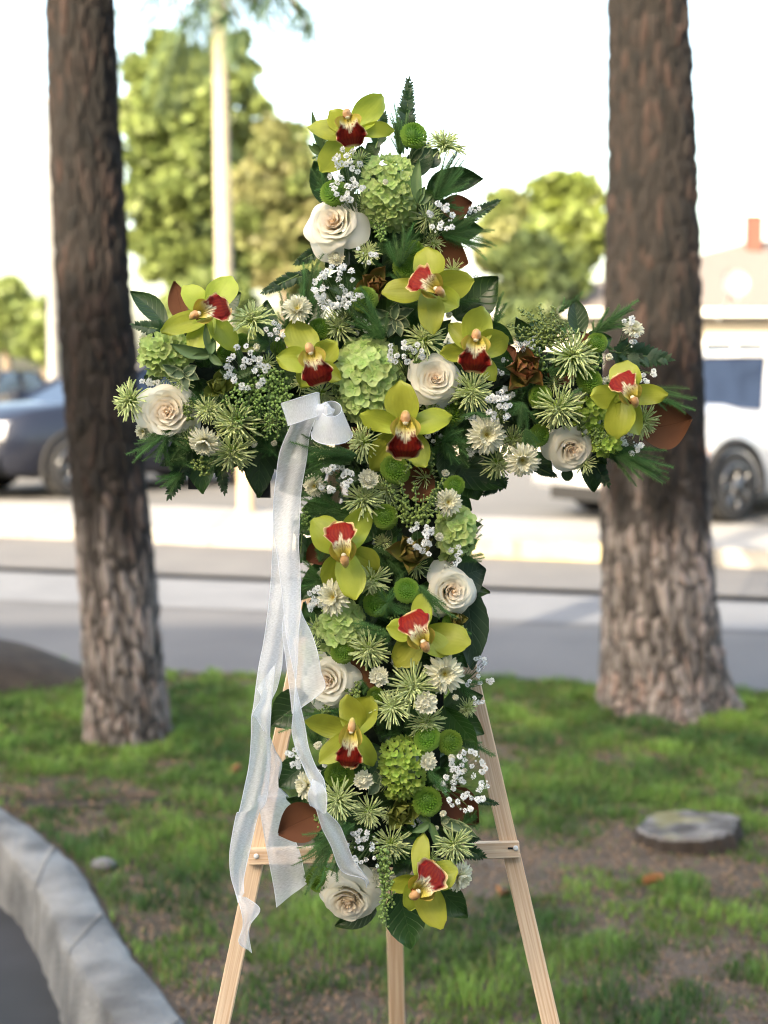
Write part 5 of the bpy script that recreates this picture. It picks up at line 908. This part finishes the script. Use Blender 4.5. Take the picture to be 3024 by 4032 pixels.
# ------------------------------------------------------------------ far trees
def leafmat(nm, a, b): return mat(nm, (1, 1, 1), (.75, .8, .75), .5, .8, 0, 0, .35, .3, vcol=True)
M['foliage'] = leafmat('tree foliage', 0, 0)
M['trunk'] = mat('far trunk', (.16, .13, .10), (.10, .08, .06), .9, 4)
def far_tree(name, label, x0, x1, ytop, ybot, Y, ca, cb, n, seed, size=.16, trunk=True, lobes=22, group='trees beyond the car park'):
    a, b = D(x0, ybot, Y), D(x1, ytop, Y); cx_ = (a.x + b.x) / 2; W = (b.x - a.x) / 2; z0, z1 = a.z, b.z; r = random.Random(seed); t = thing(name, label, 'tree', Matrix.Translation((cx_, Y, 0)), group)
    rs = np.random.RandomState(seed); cen = []; lobes *= 2; n = int(n * 1.3)
    for i in range(lobes):
        f = (i + .5) / lobes; zz = z0 + (z1 - z0) * (.08 + .84 * f); wm = math.sin(math.pi * (.18 + .72 * f)) ** .8; an = i * 2.4; rr = W * wm * r.uniform(.15, .85); cen.append((math.cos(an) * rr, math.sin(an) * rr * .9, zz, W * r.uniform(.18, .32) * (.6 + .5 * wm)))
    per = n // lobes; P = []; Cn = []
    for (x_, y_, z_, R_) in cen:
        d = rs.normal(size=(per, 3)); d /= np.linalg.norm(d, axis=1)[:, None]; rad_ = R_ * (.4 + 1.0 * rs.rand(per) ** 1.8) ; d2 = d * rad_[:, None]; d2[:, 2] *= .75; P.append(d2 + [x_, y_, z_]); k_ = rs.rand(); c_ = np.array(ca) * (1 - k_) + np.array(cb) * k_; Cn.append(c_[None] * (.65 + .7 * rs.rand(per))[:, None])
    P = np.concatenate(P); Cn = np.concatenate(Cn); m_ = len(P); u1 = rs.normal(size=(m_, 3)); u1 /= np.linalg.norm(u1, axis=1)[:, None]; u2 = np.cross(u1, rs.normal(size=(m_, 3))); u2 /= np.linalg.norm(u2, axis=1)[:, None]; s_ = size * (.6 + .8 * rs.rand(m_))[:, None]
    V = np.stack([P - u1 * s_, P + u2 * s_ * .5, P + u1 * s_, P - u2 * s_ * .5], 1).reshape(-1, 3); Fq = np.arange(m_ * 4).reshape(-1, 4)
    obj('crown', mesh('crown', V, Fq, M['foliage'], None, np.repeat(Cn, 4, 0), False), t)
    if trunk:
        pts = [(0, 0, 0), (.05, 0, z0 * .6 + .2), (0, .05, z0 + (z1 - z0) * .35), (.1, 0, z0 + (z1 - z0) * .7)]; V, F, UV = tube(pts, [W * .10 + .08, W * .08 + .06, .10, .04], 8); obj('trunk', mesh('trunk', V, F, M['trunk'], UV), t)
        for k in range(5):
            an = k * 1.3; p = Vector((0, 0, z0 + (z1 - z0) * (.1 + .1 * k))); V, F, UV = tube([p, p + Vector((math.cos(an) * W * .5, math.sin(an) * W * .5, (z1 - z0) * .14))], [.07, .02], 5); obj('limb', mesh('limb', V, F, M['trunk'], UV), t)
YG, GR, DG, OL = (.19, .24, .08), (.13, .17, .055), (.055, .08, .04), (.21, .20, .095)
far_tree('broadleaf_tree', 'tall yellow green tree standing behind the dark upper pine trunk', 440, 900, 70, 1160, 40, YG, GR, 15000, 1, .2, lobes=34)
far_tree('broadleaf_tree', 'second yellow green tree behind the pale bare trunk', 720, 1080, 60, 1190, 44, GR, YG, 9000, 2, .2, lobes=24)
far_tree('broadleaf_tree', 'olive coloured tree behind the upper left of the cross', 900, 1330, 440, 1180, 38, OL, GR, 10000, 3, .18, lobes=26)
far_tree('broadleaf_tree', 'rounded yellow green tree between the cross and the thicker pine', 2030, 2420, 680, 1060, 36, YG, (.15, .19, .035), 9000, 4, .16, lobes=22)
far_tree('broadleaf_tree', 'lower tree against the cross beside the rounded tree', 1860, 2130, 740, 1080, 38, YG, OL, 6000, 5, .16, lobes=16)
far_tree('broadleaf_tree', 'dark low evergreen tree under the rounded yellow green tree', 1880, 2330, 930, 1240, 34, DG, GR, 6000, 6, .14, lobes=18)
far_tree('broadleaf_tree', 'small far tree at the far edge beyond the blue car', -160, 200, 1090, 1400, 60, GR, YG, 4500, 7, .2, lobes=10)
far_tree('broadleaf_tree', 'bushy far tree just beside the pine beyond the blue car', 20, 330, 1180, 1430, 45, YG, GR, 3500, 8, .16, lobes=12)
far_tree('broadleaf_tree', 'low green tree behind the left arm of the cross', 540, 1100, 1080, 1480, 33, GR, YG, 7000, 9, .15, lobes=20)
far_tree('shrub', 'green shrub row below the hedge beyond the white car', 2740, 3100, 1410, 1470, 24, YG, GR, 2500, 10, .07, False, 14, group='shrubs')
far_tree('shrub', 'low dark shrub behind the right arm of the cross', 1900, 2250, 1200, 1330, 30, DG, GR, 2500, 11, .1, False, 12, group='shrubs')
# pale palm trunk with hanging fronds
M['palm'] = mat('pale palm trunk', (.30, .27, .20), (.23, .21, .165), .85, 3, .5, -30, stretch=(1, 1, 4)); M['frond'] = mat('palm frond', (.09, .14, .06), (.07, .11, .06), .5, 3, 0, 0, .2)
pb = D(885, 1200, 26.); pt = D(864, 80, 26.); t = thing('palm_tree', 'tall palm with pale bare trunk standing before the yellow green trees', 'tree', Matrix.Translation((pb.x + .1, 26, 0)))
slope = (pt.x - pb.x) / (pt.z - pb.z); pts = []; rr_ = []
for i in range(40): z = 8.1 * i / 39; pts.append((slope * (z - pb.z) - .1 + 0, 0, z)); rr_.append((.178 - .0075 * z) * (1 + .03 * (i % 2)))
V, F, UV = tube(pts, rr_, 20); obj('trunk', mesh('trunk', V, F, M['palm'], UV), t); r = random.Random(2)
for k in range(26):
    a = k * 2.4; L = r.uniform(1.6, 2.3); el = r.uniform(-.7, .9); s = Vector(pts[-1]); d = Vector((math.cos(a), math.sin(a), el)).normalized(); cv = bez(s, s + d * L * .6, s + d * L + Vector((0, 0, -.9 - r.random() * .5)), 8); mb = MB(); V, F, UV = tube(cv, .018, 4); mb.add(V, F, UV)
    for i in range(2, 9):
        for q in range(7):
            for sg in (-1, 1):
                f = r.random(); p = cv[i - 1].lerp(cv[i], f); tg = (cv[i] - cv[i - 1]).normalized(); sd = tg.cross(Vector((0, 0, 1))).normalized() * sg; e = p + (sd * .6 + tg * .5 + Vector((0, 0, -.4))) * .6 * (1.1 - abs(i - 5) * .12); wv = tg * .014; mb.add([p - wv, p + wv, e], [(0, 1, 2)])
    obj('frond', mb.build('frond', M['frond'], False), t)
# lamp post
M['steel'] = mat('galvanised steel', (.3, .3, .3), (.25, .25, .26), .5, 5, metal=.3)
lp = D(205, 1150, 34); t = thing('street_lamp', 'tall pale grey street lamp post beyond the blue car', 'street lamp', Matrix.Translation((lp.x, 34, 0))); lt = D(175, 400, 34); V, F, UV = tube([(0, 0, 0), (0, 0, .3), (lt.x - lp.x + .1, 0, lt.z)], [.17, .15, .08], 12); obj('post', mesh('post', V, F, M['steel'], UV), t)
V, F, UV = tube([(lt.x - lp.x + .1, 0, lt.z), (lt.x - lp.x - .4, 0, lt.z + .06)], .05, 8); obj('arm', mesh('arm', V, F, M['steel'], UV), t); V, F = box(lt.x - lp.x - .8, lt.x - lp.x - .25, -.15, .15, lt.z + .02, lt.z + .14); hd = obj('lamp_head', mesh('lamp_head', V, F, M['steel'], smooth=False), t)
# ------------------------------------------------------------------ house
M['stucco'] = mat('cream stucco', (.45, .42, .36), (.40, .37, .32), .9, 2, .2, 60); M['roof'] = mat('pinkish grey shingles', (.135, .118, .11), (.115, .10, .094), .9, 6, .3, -20); M['brick'] = mat('red chimney brick', (.11, .05, .038), (.09, .04, .032), .9, 10, .4, 30); M['glass'] = mat('window glass', (.03, .04, .05), None, .06, 5, spec=.9); M['trim'] = mat('white trim', (.74, .73, .70), None, .6, 5)
HX0, HX1, HY = 3.0, 16.5, 34.; t = thing('house', 'low cream house with pinkish hipped roof behind the thicker pine', 'house', Matrix.Translation((HX0, HY, 0)))
Wd = HX1 - HX0; obj('wall', mesh('wall', *box(0, Wd, 0, 9, 0, 2.85), M['stucco'], smooth=False), t)
ez_, rz = 2.8, 4.75; V = [(-.6, -.6, ez_), (Wd + .6, -.6, ez_), (Wd + .6, 9.6, ez_), (-.6, 9.6, ez_), (6.4, 4.5, rz), (Wd - 6.4, 4.5, rz), (-.6, -.6, ez_ - .12), (Wd + .6, -.6, ez_ - .12), (Wd + .6, 9.6, ez_ - .12), (-.6, 9.6, ez_ - .12)]
rf = obj('roof', mesh('roof', V, [(0, 1, 5, 4), (1, 2, 5), (2, 3, 4, 5), (3, 0, 4), (0, 6, 7, 1), (1, 7, 8, 2), (2, 8, 9, 3), (3, 9, 6, 0), (6, 9, 8, 7)], M['roof'], smooth=False), t)
obj('chimney', mesh('chimney', *box(6.1, 6.45, 3.6, 4.0, 4.0, 5.3), M['brick'], smooth=False), rf); obj('chimney_cap', mesh('chimney_cap', *box(6.05, 6.5, 3.55, 4.05, 5.301, 5.38), M['trim'], smooth=False), rf); obj('fascia', mesh('fascia', *box(-.62, Wd + .62, -.66, -.605, 2.66, 2.82), M['trim'], smooth=False), rf)
for wx in (1.2, 4.2, 7.6, 10.6):
    wf = obj('window', mesh('window', *box(wx, wx + 1.5, -.05, -.003, .95, 2.15), M['trim'], smooth=False), t); obj('pane', mesh('pane', *box(wx + .08, wx + .71, -.06, -.053, 1.03, 2.07), M['glass'], smooth=False), wf); obj('pane', mesh('pane', *box(wx + .79, wx + 1.42, -.06, -.053, 1.03, 2.07), M['glass'], smooth=False), wf)
obj('door', mesh('door', *box(6.2, 7.1, -.05, -.003, 0, 2.1), M['brick'], smooth=False), t)
V, F = lathe([(0, 0), (.25, .03), (.27, .05), (.30, .08)], 20); dp = D(2890, 1115, 31.5); dm = Matrix.Translation(dp) @ Euler((rad(75), 0, .2)).to_matrix().to_4x4(); ds = thing('satellite_dish', 'round white satellite dish in front of the pinkish roof', 'satellite dish', dm); obj('dish', mesh('dish', V, F, M['steel']), ds)
V, F, UV = tube([(0, 0, -.02), (0, -.3, -.3), (0, -.5, -.9)], .04, 6); obj('bracket', mesh('bracket', V, F, M['steel'], UV), ds); V, F, UV = tube([(0, -.4, .1), (0, 0, .5)], .015, 5); obj('feed_arm', mesh('feed_arm', V, F, M['steel'], UV), ds)
# low garden wall behind the cars, tan post
M['tan'] = mat('tan paint', (.45, .33, .20), (.38, .28, .18), .8, 5)
gw = thing('garden_wall', 'long low cream wall running behind the parked cars', 'wall', Matrix.Translation((0, 25.5, 0))); obj('wall_body', mesh('wall_body', *box(-14, 14, 0, .2, -.02, .95), M['stucco'], smooth=False), gw); obj('coping', mesh('coping', *box(-14.02, 14.02, -.03, .23, .951, 1.03), M['trim'], smooth=False), gw)
tp = G(968, 2020, -.02); V, F, UV = tube([(0, 0, -.02), (0, 0, .02), (0, 0, .92), (0, 0, 1.0), (0, 0, 1.03)], [.12, .085, .085, .07, .02], 14); thing('bollard', 'tan round bollard standing behind the left arm of the cross', 'bollard', Matrix.Translation((tp.x, tp.y, 0)), None, mesh('bollard', V, F, M['tan'], UV))
# ------------------------------------------------------------------ cars
M['tyre'] = mat('tyre rubber', (.018, .018, .019), None, .8, 10); M['rim'] = mat('alloy rim', (.16, .16, .165), None, .3, 10, metal=.8); M['blackp'] = mat('black trim', (.01, .01, .011), None, .75, 10); M['lamp'] = mat('clear lamp', (.7, .7, .72), (.5, .5, .52), .12, 20, spec=.8); M['amber'] = mat('amber lamp', (.75, .18, .02), None, .2, 10)
M['blue'] = mat('dark blue car paint', (.007, .009, .018), None, .35, 5, coat=.35); M['navy'] = mat('navy car paint', (.007, .008, .014), None, .35, 5, coat=.35); M['white'] = mat('white car paint', (.42, .43, .45), None, .3, 5, coat=1); M['cglass'] = mat('car glass', (.012, .02, .04), None, .12, 5, spec=.3)
def car(name, label, loc, rz, L, W, H, hood, belt, paint, cab, flare=False, lamp_c='lamp'):
    t = thing(name, label, 'car', Matrix.Translation((loc[0], loc[1], -.02)) @ Matrix.Rotation(rad(rz), 4, 'Z'), 'parked cars'); hw = W / 2; wb = L * .29; wr = .35
    st = [(-.50, .80, .45, belt * .80), (-.47, .95, .30, belt * .96), (-.38, 1, .24, belt), (-.10, 1, .22, belt), (.12, 1, .22, belt), (.20, 1, .22, belt * .99), (.30, .99, .23, hood + .06), (.40, .97, .24, hood), (.46, .90, .28, hood - .10), (.49, .80, .34, hood - .25), (.50, .72, .42, hood - .34)]
    V = []
    for f, wf, zb, zt in st:
        y = hw * wf; zm = zb + (zt - zb) * .55; V += [(f * L, -y * .9, zb), (f * L, -y, zb + .08), (f * L, -y, zm), (f * L, -y * .96, zt - .05), (f * L, -y * .86, zt), (f * L, 0, zt + .03), (f * L, y * .86, zt), (f * L, y * .96, zt - .05), (f * L, y, zm), (f * L, y, zb + .08), (f * L, y * .9, zb)]
    m_ = 11; F = [(i * m_ + j, (i + 1) * m_ + j, (i + 1) * m_ + (j + 1) % m_, i * m_ + (j + 1) % m_) for i in range(len(st) - 1) for j in range(m_)] + [tuple(range(m_))[::-1], tuple(range((len(st) - 1) * m_, len(st) * m_))]
    obj('body', mesh('body', V, F, M[paint]), t)
    x0, x1, x2, x3 = [c * L for c in cab]; zb, zt = belt - .02, H; yb, yt = hw * .90, hw * .70          # rear base, rear roof, front roof, windscreen foot
    V = [(x0, -yb, zb), (x0, yb, zb), (x3, yb, zb), (x3, -yb, zb), (x1, -yt, zt), (x1, yt, zt), (x2, yt, zt), (x2, -yt, zt)]
    obj('cabin', mesh('cabin', V, [(0, 1, 5, 4), (1, 2, 6, 5), (2, 3, 7, 6), (3, 0, 4, 7), (4, 5, 6, 7)], M['cglass'], smooth=False), t)
    V2 = [(x1 - .05, -yt - .01, zt - .03), (x1 - .05, yt + .01, zt - .03), (x2 + .05, yt + .01, zt - .03), (x2 + .05, -yt - .01, zt - .03), (x1 + .05, -yt + .05, zt + .045), (x1 + .05, yt - .05, zt + .045), (x2 - .1, yt - .05, zt + .045), (x2 - .1, -yt + .05, zt + .045)]
    obj('roof', mesh('roof', V2, [(0, 1, 5, 4), (1, 2, 6, 5), (2, 3, 7, 6), (3, 0, 4, 7), (4, 5, 6, 7), (3, 2, 1, 0)], M[paint]), t)
    for sg in (-1, 1):
        for (a, b) in (((x0, zb), (x1, zt)), ((x3, zb), (x2, zt)), (((x0 + x3) / 2, zb), ((x1 + x2) / 2, zt))):
            V, F, UV = tube([(a[0], sg * yb, a[1]), (b[0], sg * yt, b[1])], .045, 6); obj('pillar', mesh('pillar', V, F, M[paint], UV), t)
        obj('mirror', mesh('mirror', *box(x3 - .28, x3 - .12, sg * (yb + .02), sg * (yb + .24), zb + .02, zb + .20), M[paint], smooth=False), t)
        for xx in (-wb, wb):
            V, F = lathe([(.0, -.1), (wr * .62, -.1), (wr * .68, -.115), (wr * .96, -.11), (wr, -.07), (wr, .07), (wr * .96, .11), (wr * .68, .115), (wr * .62, .10), (0, .1)], 28)
            mw = Matrix.Translation((xx, sg * (hw - .10), wr)) @ Matrix.Rotation(rad(90), 4, 'X'); wh = obj('wheel', mesh('wheel', V, F, M['tyre']), t, mw); mb = MB()
            for k in range(7): a = k * 2 * math.pi / 7; V, F, UV = tube([(0, 0, .0), (math.cos(a) * wr * .62, math.sin(a) * wr * .62, .0)], .03, 4); mb.add([(p[0], p[1], p[2] + sg * -.10) for p in V], F)
            V, F = lathe([(wr * .60, -.02), (wr * .66, -.02), (wr * .66, .02), (wr * .60, .02)], 24); mb.add([(p[0], p[1], p[2] - sg * .10) for p in V], F); obj('rim', mb.build('rim', M['rim']), wh)
            mb = MB(); pts = [(xx + (wr + .07) * math.cos(a), sg * (hw - .01), wr + (wr + .07) * math.sin(a)) for a in [math.pi * q / 12 for q in range(-1, 14)]]; V, F, UV = tube(pts, .055 if flare else .03, 6); obj('wheel_arch', mesh('wheel_arch', V, F, M['blackp'], UV), t)
        lx = L * .475; obj('headlight', mesh('headlight', *box(lx - .22, lx + .06, min(sg * hw * .50, sg * hw * .86), max(sg * hw * .50, sg * hw * .86), hood - .33, hood - .13), M[lamp_c]), t)
        if flare: obj('side_marker', mesh('side_marker', *box(L * .40, L * .40 + .14, min(sg * (hw - .02), sg * (hw + .03)), max(sg * (hw - .02), sg * (hw + .03)), .52, .72), M['amber'], smooth=False), t)
    obj('grille', mesh('grille', *box(L * .49, L * .507, -hw * .42, hw * .42, hood - .38, hood - .16), M['blackp'], smooth=False), t); obj('bumper', mesh('bumper', *box(L * .47, L * .525, -hw * .84, hw * .84, .30, .50), M['white' if paint == 'white' else 'blackp']), t); obj('lower_grille', mesh('lower_grille', *box(L * .515, L * .53, -hw * .55, hw * .55, .20, .33), M['blackp'], smooth=False), t); obj('number_plate', mesh('number_plate', *box(L * .526, L * .532, -.16, .16, .36, .46), M['trim'], smooth=False), t); return t
car('parked_car', 'dark blue car parked behind the narrower pine, front facing the road', (-3.3, 18.8), -135, 4.6, 1.85, 1.50, 1.02, 1.05, 'blue', (-.40, -.26, .04, .24))
car('parked_car', 'navy car parked farther back beside the blue car', (-6.3, 22.5), -100, 4.6, 1.8, 1.42, .92, .95, 'navy', (-.40, -.26, .04, .24))
car('parked_car', 'white off road car with black wheel arches behind the thicker pine', (3.75, 15.9), -148 + 8, 4.3, 1.9, 1.64, 1.08, 1.08, 'white', (-.46, -.42, .08, .15), True)
# ------------------------------------------------------------------ unseen building added behind the camera to shade the cross and lawn
t = thing('shade_building', 'unseen pale building added behind the viewer to shade the lawn', 'building', Matrix.Translation((0, -9, 0)))
BH = 9.6; obj('wall', mesh('wall', *box(-34, 26, -8, 0, -.16, BH), M['stucco'], smooth=False), t); obj('parapet', mesh('parapet', *box(-34.1, 26.1, -8.1, .1, BH + .002, BH + .25), M['trim'], smooth=False), t)
for fl in (1.0, 5.0):
    for k in range(12):
        wx = -32 + k * 4.9; wf = obj('window', mesh('window', *box(wx, wx + 2, .003, .06, fl, fl + 1.9), M['trim'], smooth=False), t); obj('pane', mesh('pane', *box(wx + .1, wx + 1.9, .063, .07, fl + .1, fl + 1.8), M['glass'], smooth=False), wf)
